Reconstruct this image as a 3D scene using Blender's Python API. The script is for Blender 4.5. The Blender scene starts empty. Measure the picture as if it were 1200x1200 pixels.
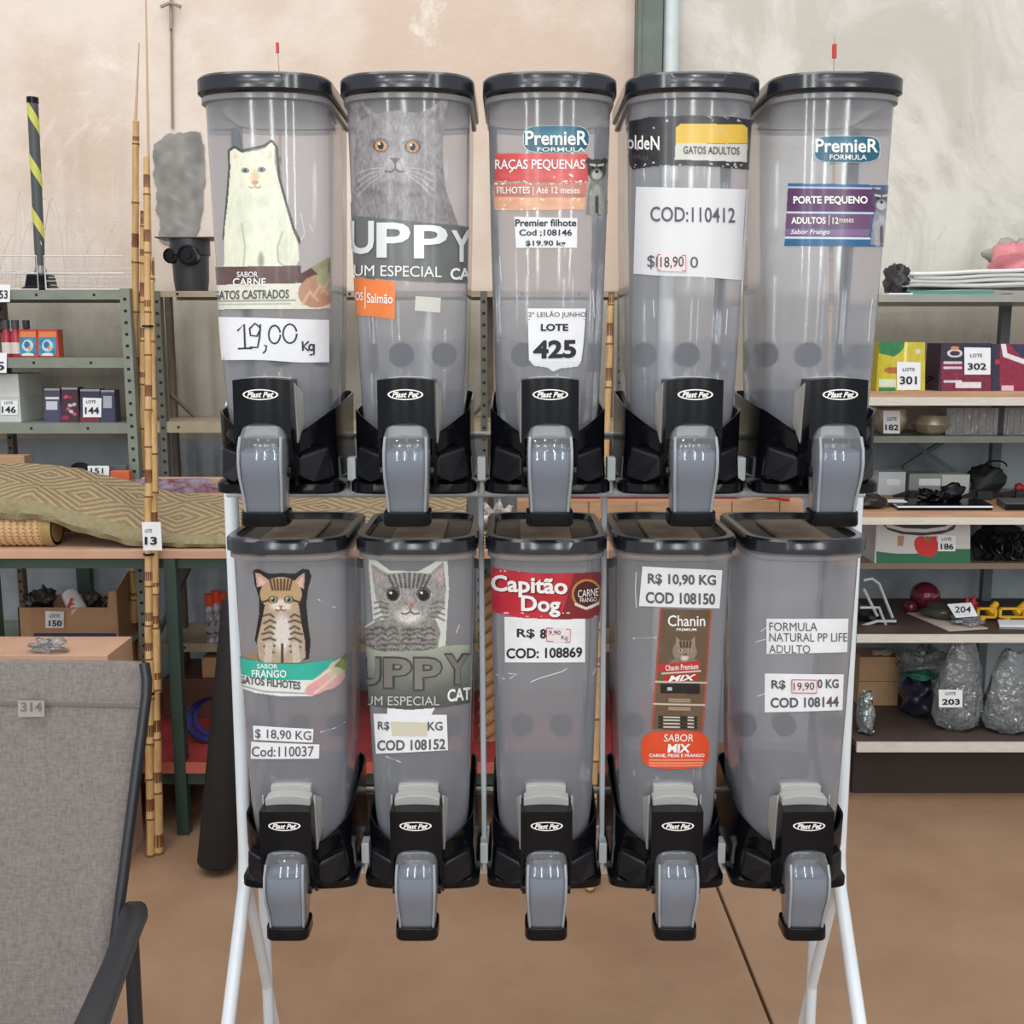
import bpy, bmesh, math, random
import numpy as np
from mathutils import Vector
R_ = math.radians
rnd = random.Random(7)
SC = bpy.context.scene
COL = SC.collection
# ------------------------------------------------------------------ camera
H = 1.55; PITCH = R_(9.0); F = 1250.0
cs, sn = math.cos(PITCH), math.sin(PITCH)
cd = bpy.data.cameras.new('camera'); cam = bpy.data.objects.new('camera', cd); COL.objects.link(cam)
cd.sensor_width = 36; cd.lens = 36*F/1200; cd.clip_start = .05
cam.location = (0, 0, H); cam.rotation_euler = (math.pi/2-PITCH, 0, 0)
SC.camera = cam
# ------------------------------------------------------------------ light
SC.view_settings.view_transform = 'Standard'; SC.view_settings.look = 'None'
SC.view_settings.gamma = 1; SC.view_settings.use_curve_mapping = False
SC.view_settings.exposure = -0.12
w = bpy.data.worlds.new('hall_daylight'); SC.world = w; w.use_nodes = True
w.node_tree.nodes['Background'].inputs[0].default_value = (.94, .97, 1.0, 1)
w.node_tree.nodes['Background'].inputs[1].default_value = .70

def area(name, loc, rot, sx, sy, power, col=(1, 1, 1)):
    l = bpy.data.lights.new(name, 'AREA'); l.shape = 'RECTANGLE'; l.size = sx; l.size_y = sy
    l.energy = power; l.color = col
    o = bpy.data.objects.new(name, l); COL.objects.link(o); o.location = loc; o.rotation_euler = rot
    return o
area('roof_light', (-1.0, .6, 6.2), (R_(8), 0, 0), 7, 3.5, 270, (1, .985, .96))
area('roof_light', (.5, -5, 6.2), (R_(-10), 0, 0), 8, 3, 150, (1, .99, .97))
for wx, ww, wp in ((-2.6, .22, 60), (-.9, .2, 55), (1.2, .2, 55), (3.0, .22, 60)):
    area('window_light', (wx, -5.5, 3.3), (R_(82), 0, 0), ww, 3.0, wp, (.93, 1, .95))
for bx in (-1.5, -.35, .8):
    for by, bz in ((-1.2, 4.6), (-2.6, 4.6), (-4.4, 4.6)):
        l = bpy.data.lights.new('lamp_bulb', 'POINT'); l.energy = 16; l.shadow_soft_size = .045
        o = bpy.data.objects.new('lamp_bulb', l); COL.objects.link(o); o.location = (bx, by, bz)

# ------------------------------------------------------------------ pixel -> world
def P(px, py, Y):
    u = (px-600)/F; v = (600-py)/F
    t = Y/(cs+v*sn)
    return (u*t, Y, H+(-sn+v*cs)*t)
def Pv(px, py, Y):
    u = (px-600)/F; v = (600-py)/F
    t = Y/(cs+v*sn)
    return np.stack([u*t, Y+0*t, H+(-sn+v*cs)*t], -1)
def Zp(py, Y): return P(600, py, Y)[2]
def floor_at(px, py):
    v = (600-py)/F; d = (-sn+v*cs); t = -H/d
    return ((px-600)/F*t, (cs+v*sn)*t, 0)

# ------------------------------------------------------------------ colour + materials
def lin(c):
    return tuple((x/255/12.92 if x/255 <= .04045 else ((x/255+.055)/1.055)**2.4) for x in c)
MATS = {}
def mat(name, col, rough=.5, metal=0, noise=0, nscale=8, spec=.5, bump=0, bscale=40, col2=None, coat=0, stretch=None, bright=1):
    if name in MATS: return MATS[name]
    m = bpy.data.materials.new(name); m.use_nodes = True; nt = m.node_tree; b = nt.nodes['Principled BSDF']
    c = lin(col)
    b.inputs['Base Color'].default_value = (*c, 1); b.inputs['Roughness'].default_value = rough
    b.inputs['Metallic'].default_value = metal; b.inputs['Specular IOR Level'].default_value = spec
    if coat: b.inputs['Coat Weight'].default_value = coat; b.inputs['Coat Roughness'].default_value = .12
    tc = nt.nodes.new('ShaderNodeTexCoord'); mp = nt.nodes.new('ShaderNodeMapping')
    nt.links.new(tc.outputs['Object'], mp.inputs[0])
    if stretch: mp.inputs['Scale'].default_value = stretch
    if noise or col2:
        n = nt.nodes.new('ShaderNodeTexNoise'); n.inputs['Scale'].default_value = nscale; n.inputs['Detail'].default_value = 6
        n.inputs['Roughness'].default_value = .62
        nt.links.new(mp.outputs[0], n.inputs[0])
        mx = nt.nodes.new('ShaderNodeMix'); mx.data_type = 'RGBA'
        c2 = lin(col2) if col2 else tuple(x*(1-noise) for x in c)
        c1 = c if col2 else tuple(min(1, x*(1+noise)) for x in c)
        mx.inputs['A'].default_value = (*c1, 1); mx.inputs['B'].default_value = (*c2, 1)
        rp = nt.nodes.new('ShaderNodeMapRange'); rp.inputs[1].default_value = .35; rp.inputs[2].default_value = .65
        nt.links.new(n.outputs[0], rp.inputs[0]); nt.links.new(rp.outputs[0], mx.inputs['Factor'])
        nt.links.new(mx.outputs['Result'], b.inputs['Base Color'])
    if bump:
        n = nt.nodes.new('ShaderNodeTexNoise'); n.inputs['Scale'].default_value = bscale; n.inputs['Detail'].default_value = 5
        nt.links.new(mp.outputs[0], n.inputs[0])
        bp = nt.nodes.new('ShaderNodeBump'); bp.inputs['Strength'].default_value = bump; bp.inputs['Distance'].default_value = .02
        nt.links.new(n.outputs[0], bp.inputs['Height']); nt.links.new(bp.outputs[0], b.inputs['Normal'])
    MATS[name] = m
    return m

def frosted(name, col, veil, rough=.15, gloss=1.0, tint=(235, 236, 240), noise=.1, bumpy=0):
    """translucent plastic: part clear, part milky, with a glossy skin"""
    if name in MATS: return MATS[name]
    m = bpy.data.materials.new(name); m.use_nodes = True; nt = m.node_tree
    for n in list(nt.nodes): nt.nodes.remove(n)
    out = nt.nodes.new('ShaderNodeOutputMaterial')
    tr = nt.nodes.new('ShaderNodeBsdfTransparent'); tr.inputs[0].default_value = (*lin(tint), 1)
    df = nt.nodes.new('ShaderNodeBsdfDiffuse'); df.inputs[0].default_value = (*lin(col), 1)
    tl = nt.nodes.new('ShaderNodeBsdfTranslucent'); tl.inputs[0].default_value = (*lin(col), 1)
    gl = nt.nodes.new('ShaderNodeBsdfGlossy'); gl.inputs['Roughness'].default_value = rough
    m1 = nt.nodes.new('ShaderNodeMixShader'); m1.inputs[0].default_value = .4
    nt.links.new(df.outputs[0], m1.inputs[1]); nt.links.new(tl.outputs[0], m1.inputs[2])
    m2 = nt.nodes.new('ShaderNodeMixShader')
    tc = nt.nodes.new('ShaderNodeTexCoord'); n = nt.nodes.new('ShaderNodeTexNoise'); n.inputs['Scale'].default_value = 9
    n.inputs['Detail'].default_value = 4
    nt.links.new(tc.outputs['Object'], n.inputs[0])
    lw0 = nt.nodes.new('ShaderNodeLayerWeight'); lw0.inputs[0].default_value = .25
    ma = nt.nodes.new('ShaderNodeMath'); ma.operation = 'MULTIPLY_ADD'; ma.inputs[1].default_value = noise; ma.inputs[2].default_value = veil-noise/2
    nt.links.new(n.outputs[0], ma.inputs[0])
    mb = nt.nodes.new('ShaderNodeMath'); mb.operation = 'MULTIPLY_ADD'; mb.inputs[1].default_value = .35; mb.use_clamp = True
    nt.links.new(lw0.outputs['Facing'], mb.inputs[0]); nt.links.new(ma.outputs[0], mb.inputs[2])
    nt.links.new(mb.outputs[0], m2.inputs[0])
    nt.links.new(tr.outputs[0], m2.inputs[1]); nt.links.new(m1.outputs[0], m2.inputs[2])
    fr = nt.nodes.new('ShaderNodeFresnel'); fr.inputs[0].default_value = 1.45
    mf = nt.nodes.new('ShaderNodeMath'); mf.operation = 'MULTIPLY'; mf.inputs[1].default_value = gloss
    nt.links.new(fr.outputs[0], mf.inputs[0])
    m3 = nt.nodes.new('ShaderNodeMixShader'); nt.links.new(mf.outputs[0], m3.inputs[0])
    nt.links.new(m2.outputs[0], m3.inputs[1]); nt.links.new(gl.outputs[0], m3.inputs[2])
    if bumpy:
        n2 = nt.nodes.new('ShaderNodeTexNoise'); n2.inputs['Scale'].default_value = 30
        nt.links.new(tc.outputs['Object'], n2.inputs[0])
        bp = nt.nodes.new('ShaderNodeBump'); bp.inputs['Strength'].default_value = bumpy; bp.inputs['Distance'].default_value = .02
        nt.links.new(n2.outputs[0], bp.inputs['Height'])
        for q in (gl, df): nt.links.new(bp.outputs[0], q.inputs['Normal'])
        nt.links.new(bp.outputs[0], fr.inputs['Normal'])
    nt.links.new(m3.outputs[0], out.inputs[0])
    MATS[name] = m
    return m

def print_mat(name='printed_film', rough=.32):
    if name in MATS: return MATS[name]
    m = bpy.data.materials.new(name); m.use_nodes = True; nt = m.node_tree; b = nt.nodes['Principled BSDF']
    a = nt.nodes.new('ShaderNodeAttribute'); a.attribute_name = 'Col'
    nt.links.new(a.outputs['Color'], b.inputs['Base Color']); b.inputs['Roughness'].default_value = rough
    b.inputs['Coat Weight'].default_value = .25; b.inputs['Coat Roughness'].default_value = .15
    MATS[name] = m
    return m

# ------------------------------------------------------------------ mesh building
class MB:
    def __init__(s): s.v = []; s.f = []
    def add(s, vs, fs):
        o = len(s.v); s.v += [tuple(map(float, q)) for q in vs]; s.f += [tuple(o+i for i in f) for f in fs]; return s
    def box(s, x0, x1, y0, y1, z0, z1, rz=0, c=None):
        vs = [(x, y, z) for z in (z0, z1) for y in (y0, y1) for x in (x0, x1)]
        if rz:
            cx, cy = c or ((x0+x1)/2, (y0+y1)/2); k, l = math.cos(rz), math.sin(rz)
            vs = [(cx+(x-cx)*k-(y-cy)*l, cy+(x-cx)*l+(y-cy)*k, z) for x, y, z in vs]
        return s.add(vs, [(0, 2, 3, 1), (4, 5, 7, 6), (0, 1, 5, 4), (2, 6, 7, 3), (0, 4, 6, 2), (1, 3, 7, 5)])
    def loft(s, rings, cap0=True, cap1=True, closed=True):
        n = len(rings[0]); vs = [q for r in rings for q in r]; fs = []
        for i in range(len(rings)-1):
            for j in range(n if closed else n-1):
                k = (j+1) % n
                fs.append((i*n+j, i*n+k, (i+1)*n+k, (i+1)*n+j))
        if cap0: fs.append(tuple(range(n))[::-1])
        if cap1: fs.append(tuple((len(rings)-1)*n+j for j in range(n)))
        return s.add(vs, fs)
    def tube(s, pts, r, n=8):
        pts = [Vector(p) for p in pts]; rs = r if isinstance(r, (list, tuple)) else [r]*len(pts)
        rings = []; up = None
        for i, p in enumerate(pts):
            d = (pts[min(i+1, len(pts)-1)]-pts[max(i-1, 0)])
            if d.length < 1e-9: d = Vector((0, 0, 1))
            d.normalize()
            if up is None:
                up = d.orthogonal().normalized()
            up = (up-d*up.dot(d))
            if up.length < 1e-6: up = d.orthogonal()
            up.normalize()
            q = d.cross(up)
            rings.append([tuple(p+(up*math.cos(2*math.pi*j/n)+q*math.sin(2*math.pi*j/n))*rs[i]) for j in range(n)])
        return s.loft(rings)
    def lathe(s, c, prof, n=20, axis='z'):
        rings = []
        for r, h in prof:
            rr = []
            for j in range(n):
                a = 2*math.pi*j/n; x, y = r*math.cos(a), r*math.sin(a)
                if axis == 'z': rr.append((c[0]+x, c[1]+y, c[2]+h))
                elif axis == 'y': rr.append((c[0]+x, c[1]+h, c[2]+y))
                else: rr.append((c[0]+h, c[1]+x, c[2]+y))
            rings.append(rr)
        return s.loft(rings)
    def prism(s, pts, d):
        """pts: 3-D polygon, extruded by vector d"""
        n = len(pts); a = [tuple(p) for p in pts]; b = [tuple(p[i]+d[i] for i in range(3)) for p in pts]
        return s.loft([a, b])
    def grid(s, g, closed=False):
        r, c = len(g), len(g[0]); vs = [q for row in g for q in row]
        return s.add(vs, [(i*c+j, i*c+j+1, (i+1)*c+j+1, (i+1)*c+j) for i in range(r-1) for j in range(c-1)])
    def lump(s, c, rx, ry, rz, seed=0, amp=.15, n=14, m=9, flat=.0):
        q = random.Random(seed); ph = [(q.uniform(0, 6.3), q.uniform(1.5, 4.5), q.uniform(1.5, 4.5), q.uniform(0, 6.3)) for _ in range(4)]
        rings = []
        for i in range(m+1):
            t = math.pi*(.04+.92*i/m); rr = []
            for j in range(n):
                a = 2*math.pi*j/n
                k = 1+amp*sum(math.sin(p[1]*t*1.7+p[0])*math.cos(round(p[2])*a+p[3]) for p in ph)/1.6
                z = -math.cos(t)*rz*k
                if flat: z = max(z, -rz*(1-flat))
                rr.append((c[0]+math.sin(t)*math.cos(a)*rx*k, c[1]+math.sin(t)*math.sin(a)*ry*k, c[2]+z))
            rings.append(rr)
        return s.loft(rings)

ORG = {}
def thing(name, label, cat, loc=(0, 0, 0), group=None, kind=None):
    o = bpy.data.objects.new(name, None); COL.objects.link(o); o.location = loc; o.empty_display_size = .05
    o['label'] = label; o['category'] = cat
    if group: o['group'] = group
    if kind: o['kind'] = kind
    ORG[o.name] = tuple(loc); return o
def obj(name, mb, m, parent=None, smooth=False, bevel=0, label=None, cat=None, group=None, kind=None, seg=2, org=None, sub=0, sharp=38):
    if org is None:
        if parent is not None: org = ORG[parent.name]
        elif mb.v:
            a = np.array(mb.v); org = (float((a[:, 0].min()+a[:, 0].max())/2), float((a[:, 1].min()+a[:, 1].max())/2), float(a[:, 2].min()))
        else: org = (0, 0, 0)
    me = bpy.data.meshes.new(name)
    me.from_pydata([(x-org[0], y-org[1], z-org[2]) for x, y, z in mb.v], [], mb.f); me.materials.append(m)
    b = bmesh.new(); b.from_mesh(me); bmesh.ops.recalc_face_normals(b, faces=b.faces[:]); b.to_mesh(me); b.free()
    if smooth: me.polygons.foreach_set('use_smooth', [True]*len(me.polygons))
    o = bpy.data.objects.new(name, me); COL.objects.link(o)
    if parent is None: o.location = org
    else: o.parent = parent
    ORG[o.name] = org
    if bevel:
        md = o.modifiers.new('Bevel', 'BEVEL'); md.width = bevel; md.segments = seg; md.limit_method = 'ANGLE'; md.angle_limit = R_(35)
    if sub:
        md = o.modifiers.new('Sub', 'SUBSURF'); md.levels = md.render_levels = sub
    if smooth and sub == 0:
        try: me.set_sharp_from_angle(angle=R_(sharp))
        except Exception: pass
    for k, v in (('label', label), ('category', cat), ('group', group), ('kind', kind)):
        if v: o[k] = v
    return o
def copy_thing(root, loc, label, parts=None):
    c = root.copy(); COL.objects.link(c); c.location = loc; c['label'] = label; ORG[c.name] = tuple(loc)
    for ch in list(root.children):
        d = ch.copy(); COL.objects.link(d); d.parent = c; ORG[d.name] = tuple(loc)
        for g in list(ch.children):
            e = g.copy(); COL.objects.link(e); e.parent = d
    return c

# ------------------------------------------------------------------ lettering
_tc = {}
def text_geo(s, bold=0, shear=0):
    k = (s, bold, shear)
    if k in _tc: return _tc[k]
    cu = bpy.data.curves.new('lettering', 'FONT'); cu.body = s; cu.offset = bold; cu.shear = shear; cu.resolution_u = 3; cu.fill_mode = 'FRONT'
    cu.dimensions = '2D'
    o = bpy.data.objects.new('lettering_source', cu); COL.objects.link(o)
    dg = bpy.context.evaluated_depsgraph_get(); dg.update()
    me = bpy.data.meshes.new_from_object(o.evaluated_get(dg))
    v = np.array([q.co[:2] for q in me.vertices]) if len(me.vertices) else np.zeros((0, 2))
    f = [tuple(p.vertices) for p in me.polygons]
    bpy.data.objects.remove(o); bpy.data.meshes.remove(me); bpy.data.curves.remove(cu)
    _tc[k] = (v, f); return v, f
def text(s, box, mapper, m, parent, off=.002, bold=0, shear=0, rot=0, name='lettering', maxe=6.0, cut=None):
    v, f = text_geo(s, bold, shear)
    if not len(v): return
    x0, y0, x1, y1 = box
    mn, mxx = v.min(0), v.max(0)
    q = (v-mn)/(mxx-mn)
    px = x0+q[:, 0]*(x1-x0); py = y1-q[:, 1]*(y1-y0)
    if rot: py = py+(px-(x0+x1)/2)*math.tan(R_(rot))
    b = bmesh.new(); vs = [b.verts.new((a, c, 0)) for a, c in zip(px, py)]
    for t in f:
        try: b.faces.new([vs[i] for i in t])
        except ValueError: pass
    if maxe:
        for _ in range(4):
            e = [k for k in b.edges if k.calc_length() > maxe]
            if not e: break
            bmesh.ops.subdivide_edges(b, edges=e, cuts=1); bmesh.ops.triangulate(b, faces=[k for k in b.faces if len(k.verts) > 3])
    b.verts.index_update()
    pts = np.array([k.co[:2] for k in b.verts]); fs = [tuple(k.index for k in g.verts) for g in b.faces]; b.free()
    w3 = mapper(pts[:, 0], pts[:, 1], off)
    mb = MB(); mb.add(w3.tolist(), fs)
    return obj(name, mb, m, parent)
def paper(q, mapper, m, parent, off=.0012, nx=14, ny=8, name='paper_label', label=None, wav=0):
    (ax, ay), (bx, by), (cx, cy), (dx, dy) = q     # TL TR BR BL
    g = []
    u = np.linspace(0, 1, nx+1)
    mb = MB()
    for j in range(ny+1):
        t = j/ny
        px = (ax*(1-u)+bx*u)*(1-t)+(dx*(1-u)+cx*u)*t; py = (ay*(1-u)+by*u)*(1-t)+(dy*(1-u)+cy*u)*t
        py = py+wav*np.sin(u*9+ax)*(t*.8+.2)
        o = off+abs(wav)*.0006*(1+np.sin(u*11+t*3))
        g.append(mapper(px, py, o).tolist())
    mb.grid(g)
    o = obj(name, mb, m, parent, smooth=True, label=label)
    return o
def stroke(pts, wd, mapper, m, parent, off=.002, name='lettering', closed=False):
    """ink line of constant width, in picture-plane units of the label"""
    p = np.array(pts, float)
    if closed: p = np.vstack([p, p[:1]])
    d = np.gradient(p, axis=0) if len(p) > 2 else np.repeat(p[1:]-p[:1], 2, 0)
    d = d/np.maximum(np.linalg.norm(d, axis=1, keepdims=True), 1e-6); n = np.stack([-d[:, 1], d[:, 0]], 1)*wd/2
    a = mapper(p[:, 0]+n[:, 0], p[:, 1]+n[:, 1], off).tolist(); b = mapper(p[:, 0]-n[:, 0], p[:, 1]-n[:, 1], off).tolist()
    mb = MB(); mb.grid([a, b]); return mb if parent is False else obj(name, mb, m, parent)
def ring_pts(cx, cy, rx, ry, n=28): return [(cx+rx*math.cos(2*math.pi*i/n), cy+ry*math.sin(2*math.pi*i/n)) for i in range(n)]

# ------------------------------------------------------------------ printed pictures
class Canvas:
    def __init__(s, x0, y0, x1, y1, k=1.0, bg=(200, 200, 200)):
        s.b = (x0, y0, x1, y1); s.xs = np.arange(x0, x1+.01, 1/k); s.ys = np.arange(y0, y1+.01, 1/k)
        s.X, s.Y = np.meshgrid(s.xs, s.ys); s.rgb = np.zeros(s.X.shape+(3,))+np.array(bg, float); s.a = np.zeros(s.X.shape, bool)
        s.rg = np.random.RandomState(int(x0*7+y0))
    def pm(s, pts):
        m = np.zeros(s.X.shape, bool); n = len(pts)
        for i in range(n):
            x1, y1 = pts[i]; x2, y2 = pts[(i+1) % n]
            if y1 == y2: continue
            c = ((y1 > s.Y) != (y2 > s.Y)) & (s.X < (x2-x1)*(s.Y-y1)/(y2-y1)+x1); m ^= c
        return m
    def em(s, cx, cy, rx, ry, rot=0):
        a = R_(rot); dx, dy = s.X-cx, s.Y-cy
        u = dx*math.cos(a)+dy*math.sin(a); v = -dx*math.sin(a)+dy*math.cos(a)
        return np.sqrt((u/rx)**2+(v/ry)**2)
    def put(s, m, col, op=1.0, show=True):
        m = m.astype(float)*op
        s.rgb = s.rgb*(1-m[..., None])+np.array(col, float)*m[..., None]
        if show: s.a |= m > .5
    def poly(s, pts, col, op=1, show=True): s.put(s.pm(pts), col, op, show)
    def ell(s, cx, cy, rx, ry, col, rot=0, soft=0, op=1, show=False):
        d = s.em(cx, cy, rx, ry, rot)
        m = (d < 1) if not soft else np.clip((1-d)/soft, 0, 1); s.put(m, col, op, show)
    def line(s, pts, wd, col, op=1, show=False):
        m = np.zeros(s.X.shape)
        for (x1, y1), (x2, y2) in zip(pts[:-1], pts[1:]):
            L = max((x2-x1)**2+(y2-y1)**2, 1e-6); t = np.clip(((s.X-x1)*(x2-x1)+(s.Y-y1)*(y2-y1))/L, 0, 1)
            d = np.hypot(s.X-x1-t*(x2-x1), s.Y-y1-t*(y2-y1)); m = np.maximum(m, np.clip(1-(d-wd/2)/.8, 0, 1))
        s.put(m, col, op, False)
        if show: s.a |= m > .5
    def noise(s, m, amp, fx=1, fy=1):
        h, w_ = s.X.shape; g = s.rg.rand(max(2, int(h*fy)+2), max(2, int(w_*fx)+2))
        yi = np.linspace(0, g.shape[0]-1.01, h); xi = np.linspace(0, g.shape[1]-1.01, w_)
        y0 = yi.astype(int); x0 = xi.astype(int); fy_ = (yi-y0)[:, None]; fx_ = (xi-x0)[None]
        n = (g[y0][:, x0]*(1-fx_)+g[y0][:, x0+1]*fx_)*(1-fy_)+(g[y0+1][:, x0]*(1-fx_)+g[y0+1][:, x0+1]*fx_)*fy_
        s.rgb = s.rgb+((n-.5)*2*amp*m)[..., None]
    def build(s, name, mapper, m, parent, off=.0012, label=None, cols=None):
        idx = -np.ones(s.a.shape, int); sel = s.a
        idx[sel] = np.arange(sel.sum())
        f = sel[:-1, :-1] & sel[1:, :-1] & sel[:-1, 1:] & sel[1:, 1:]
        I, J = np.nonzero(f)
        fs = np.stack([idx[I, J], idx[I+1, J], idx[I+1, J+1], idx[I, J+1]], 1)
        w3 = mapper(s.X[sel], s.Y[sel], off)
        mb = MB(); mb.v = [tuple(q) for q in w3.tolist()]; mb.f = [tuple(q) for q in fs.tolist()]
        o = obj(name, mb, m, parent, smooth=False, label=label)
        c = np.clip(s.rgb[sel], 0, 255)/255; c = np.where(c <= .04045, c/12.92, ((c+.055)/1.055)**2.4)
        at = o.data.color_attributes.new('Col', 'FLOAT_COLOR', 'POINT')
        at.data.foreach_set('color', np.concatenate([c, np.ones((len(c), 1))], 1).astype(np.float32).ravel())
        return o
def plane_map(Y):
    def f(px, py, off): return Pv(np.asarray(px, float), np.asarray(py, float), Y-off)
    return f

# ------------------------------------------------------------------ palette
BLACK = mat('black_plastic', (14, 16, 22), .2, noise=.15, nscale=30, spec=.22)
DUSTY = mat('dusty_black_plastic', (84, 76, 68), .55, col2=(48, 43, 40), nscale=14)
LIDB = mat('lid_black_plastic', (30, 33, 42), .16, spec=.7, noise=.1)
WHITE = mat('white_paper', (232, 234, 240), .6, noise=.03, nscale=40)
WHITE2 = mat('white_enamel', (225, 232, 240), .3, noise=.04)
INK = mat('black_ink', (30, 30, 36), .6)
GINK = mat('grey_ink', (88, 88, 96), .6)
WINK = mat('white_ink', (240, 240, 240), .5)
RINK = mat('red_ink', (190, 70, 80), .6)
PRINT = print_mat()
MATTE = print_mat('printed_card', .6)
CLEAR = frosted('frosted_container', (226, 230, 242), .31, rough=.09, noise=.04, tint=(246, 246, 248), gloss=1.2)
GATE = frosted('spout_clear_plastic', (222, 226, 232), .16, rough=.07, gloss=1.4)
INNER = frosted('spout_gate_plastic', (188, 202, 222), .88, rough=.12)
MILKY = frosted('milky_plastic', (238, 236, 232), .7, rough=.2)
BEAD = frosted('spout_edge_plastic', (214, 222, 232), .6)
RIMM = frosted('container_rim_plastic', (200, 200, 204), .5)
BAG = frosted('thin_polythene', (226, 230, 234), .22, rough=.16, gloss=2.4, bumpy=.8)
# ------------------------------------------------------------------ the setting
def wall_material():
    m = bpy.data.materials.new('stained_plaster'); m.use_nodes = True; nt = m.node_tree; b = nt.nodes['Principled BSDF']
    b.inputs['Roughness'].default_value = .85; b.inputs['Specular IOR Level'].default_value = .2
    tc = nt.nodes.new('ShaderNodeTexCoord')
    def noise(sc, det=6, ro=.6, st=None, dist=0):
        n = nt.nodes.new('ShaderNodeTexNoise'); n.inputs['Scale'].default_value = sc; n.inputs['Detail'].default_value = det; n.inputs['Roughness'].default_value = ro
        n.inputs['Distortion'].default_value = dist
        mp = nt.nodes.new('ShaderNodeMapping'); nt.links.new(tc.outputs['Object'], mp.inputs[0]); nt.links.new(mp.outputs[0], n.inputs[0])
        if st: mp.inputs['Scale'].default_value = st
        return n
    def ramp(src, a, c):
        r = nt.nodes.new('ShaderNodeMapRange'); r.inputs[1].default_value = a; r.inputs[2].default_value = c; r.interpolation_type = 'SMOOTHSTEP'
        nt.links.new(src, r.inputs[0]); return r.outputs[0]
    def mix(f, A, B):
        x = nt.nodes.new('ShaderNodeMix'); x.data_type = 'RGBA'
        nt.links.new(f, x.inputs['Factor'])
        for k, v in (('A', A), ('B', B)):
            if isinstance(v, tuple): x.inputs[k].default_value = (*lin(v), 1)
            else: nt.links.new(v, x.inputs[k])
        return x.outputs['Result']
    sep = nt.nodes.new('ShaderNodeSeparateXYZ'); nt.links.new(tc.outputs['Object'], sep.inputs[0])
    left = mix(ramp(noise(1.1, 7, .62).outputs[0], .42, .62), (222, 209, 198), (208, 187, 172))
    left = mix(ramp(noise(2.3, 8, .7, dist=.6).outputs[0], .56, .68), left, (228, 218, 208))
    right = mix(ramp(noise(1.6, 8, .65, dist=1.2).outputs[0], .45, .62), (214, 210, 202), (194, 189, 180))
    right = mix(ramp(noise(4.5, 6, .7, dist=1.5).outputs[0], .6, .72), right, (180, 175, 167))
    up = mix(ramp(sep.outputs['X'], .48, .62), left, right)
    low = mix(ramp(noise(3, 7, .6).outputs[0], .4, .65), (166, 174, 182), (140, 147, 156))
    # shelves' back band: shade on the wall there, painted in as grey
    mid = mix(ramp(noise(2, 8, .65, (1, 1, .4)).outputs[0], .4, .62), (186, 180, 168), (156, 148, 136))
    c = mix(ramp(sep.outputs['Z'], 1.19, 1.2), low, mid)
    c = mix(ramp(sep.outputs['Z'], 1.70, 1.76), c, up)
    nt.links.new(c, b.inputs['Base Color'])
    bp = nt.nodes.new('ShaderNodeBump'); bp.inputs['Strength'].default_value = .35; bp.inputs['Distance'].default_value = .02
    nt.links.new(noise(7, 8, .6).outputs[0], bp.inputs['Height']); nt.links.new(bp.outputs[0], b.inputs['Normal'])
    return m
WY = 4.0
mb = MB(); mb.box(-4.5, 4.5, WY, WY+.2, 0, 5.5); obj('wall_back', mb, wall_material(), kind='structure', org=(0, 0, 0))
# wall patch of fresh cement
C = Canvas(176, 148, 250, 300, 1.0, (136, 134, 130))
pts = [(180, 170), (196, 157), (215, 154), (236, 155), (240, 175), (241, 205), (238, 240), (236, 262), (225, 285), (200, 290), (186, 282), (188, 262), (182, 245), (184, 220), (178, 205), (180, 190)]
q = []
for i in range(len(pts)):
    a, b_ = pts[i], pts[(i+1) % len(pts)]
    for t in range(4): q.append((a[0]+(b_[0]-a[0])*t/4+rnd.uniform(-1.5, 1.5), a[1]+(b_[1]-a[1])*t/4+rnd.uniform(-1.5, 1.5)))
C.poly(q, (134, 131, 127)); C.noise(C.a, 16, .12, .12); C.noise(C.a, 12, .04, .05)
for (x, y, rx, ry) in ((222, 205, 9, 5), (205, 232, 14, 4), (225, 240, 5, 10), (212, 262, 12, 5)): C.ell(x, y, rx, ry, (168, 166, 160), rot=30, soft=1, op=.6)
wp = C.build('trim_1', plane_map(WY), MATTE, None, .006); wp['kind'] = 'structure'
# conduit line on the wall and rust stain
mb = MB(); mb.tube([P(200, -40, WY-.008), P(201, 60, WY-.008), P(202, 150, WY-.008)], .005, 6)
obj('wall_conduit', mb, mat('conduit', (150, 130, 112), .7), kind='structure')
mb = MB(); mb.tube([P(188, 8, WY-.03), P(200, 3, WY-.03), P(212, 8, WY-.03)], .006, 6); mb.tube([P(200, 3, WY-.02), P(200, 34, WY-.02)], .006, 6)
obj('wall_hook', mb, mat('rusty_iron', (150, 140, 132), .6, noise=.3), label='small grey iron hook fixed high on the wall at the left', cat='hook')

# floor slabs with an expansion joint
FM = mat('floor_concrete', (164, 133, 108), .5, col2=(148, 117, 93), nscale=2.2, spec=.35, bump=.08, bscale=30)
# joint continues along the line
ja, jb = floor_at(845, 1050), floor_at(905, 1200)
dx, dy = jb[0]-ja[0], jb[1]-ja[1]
def jp(y): return ja[0]+dx*(y-ja[1])/dy
fl = bpy.data.objects.new('floor', None); COL.objects.link(fl); fl['kind'] = 'structure'; ORG[fl.name] = (0, 0, 0)
y0, y1 = -3.0, 4.1
for sx, g in ((-5, -.004), (5, .004)):
    mb = MB(); a = [(sx, y0, -.06), (jp(y0)+g, y0, -.06), (jp(y1)+g, y1, -.06), (sx, y1, -.06)]
    mb.prism(a, (0, 0, .06)); obj('floor_slab', mb, FM, fl, bevel=.004)
mb = MB(); mb.box(-5, 5, y0, y1, -.12, -.061); obj('joint_filler', mb, mat('joint_sealant', (70, 55, 45), .8), fl)
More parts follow.
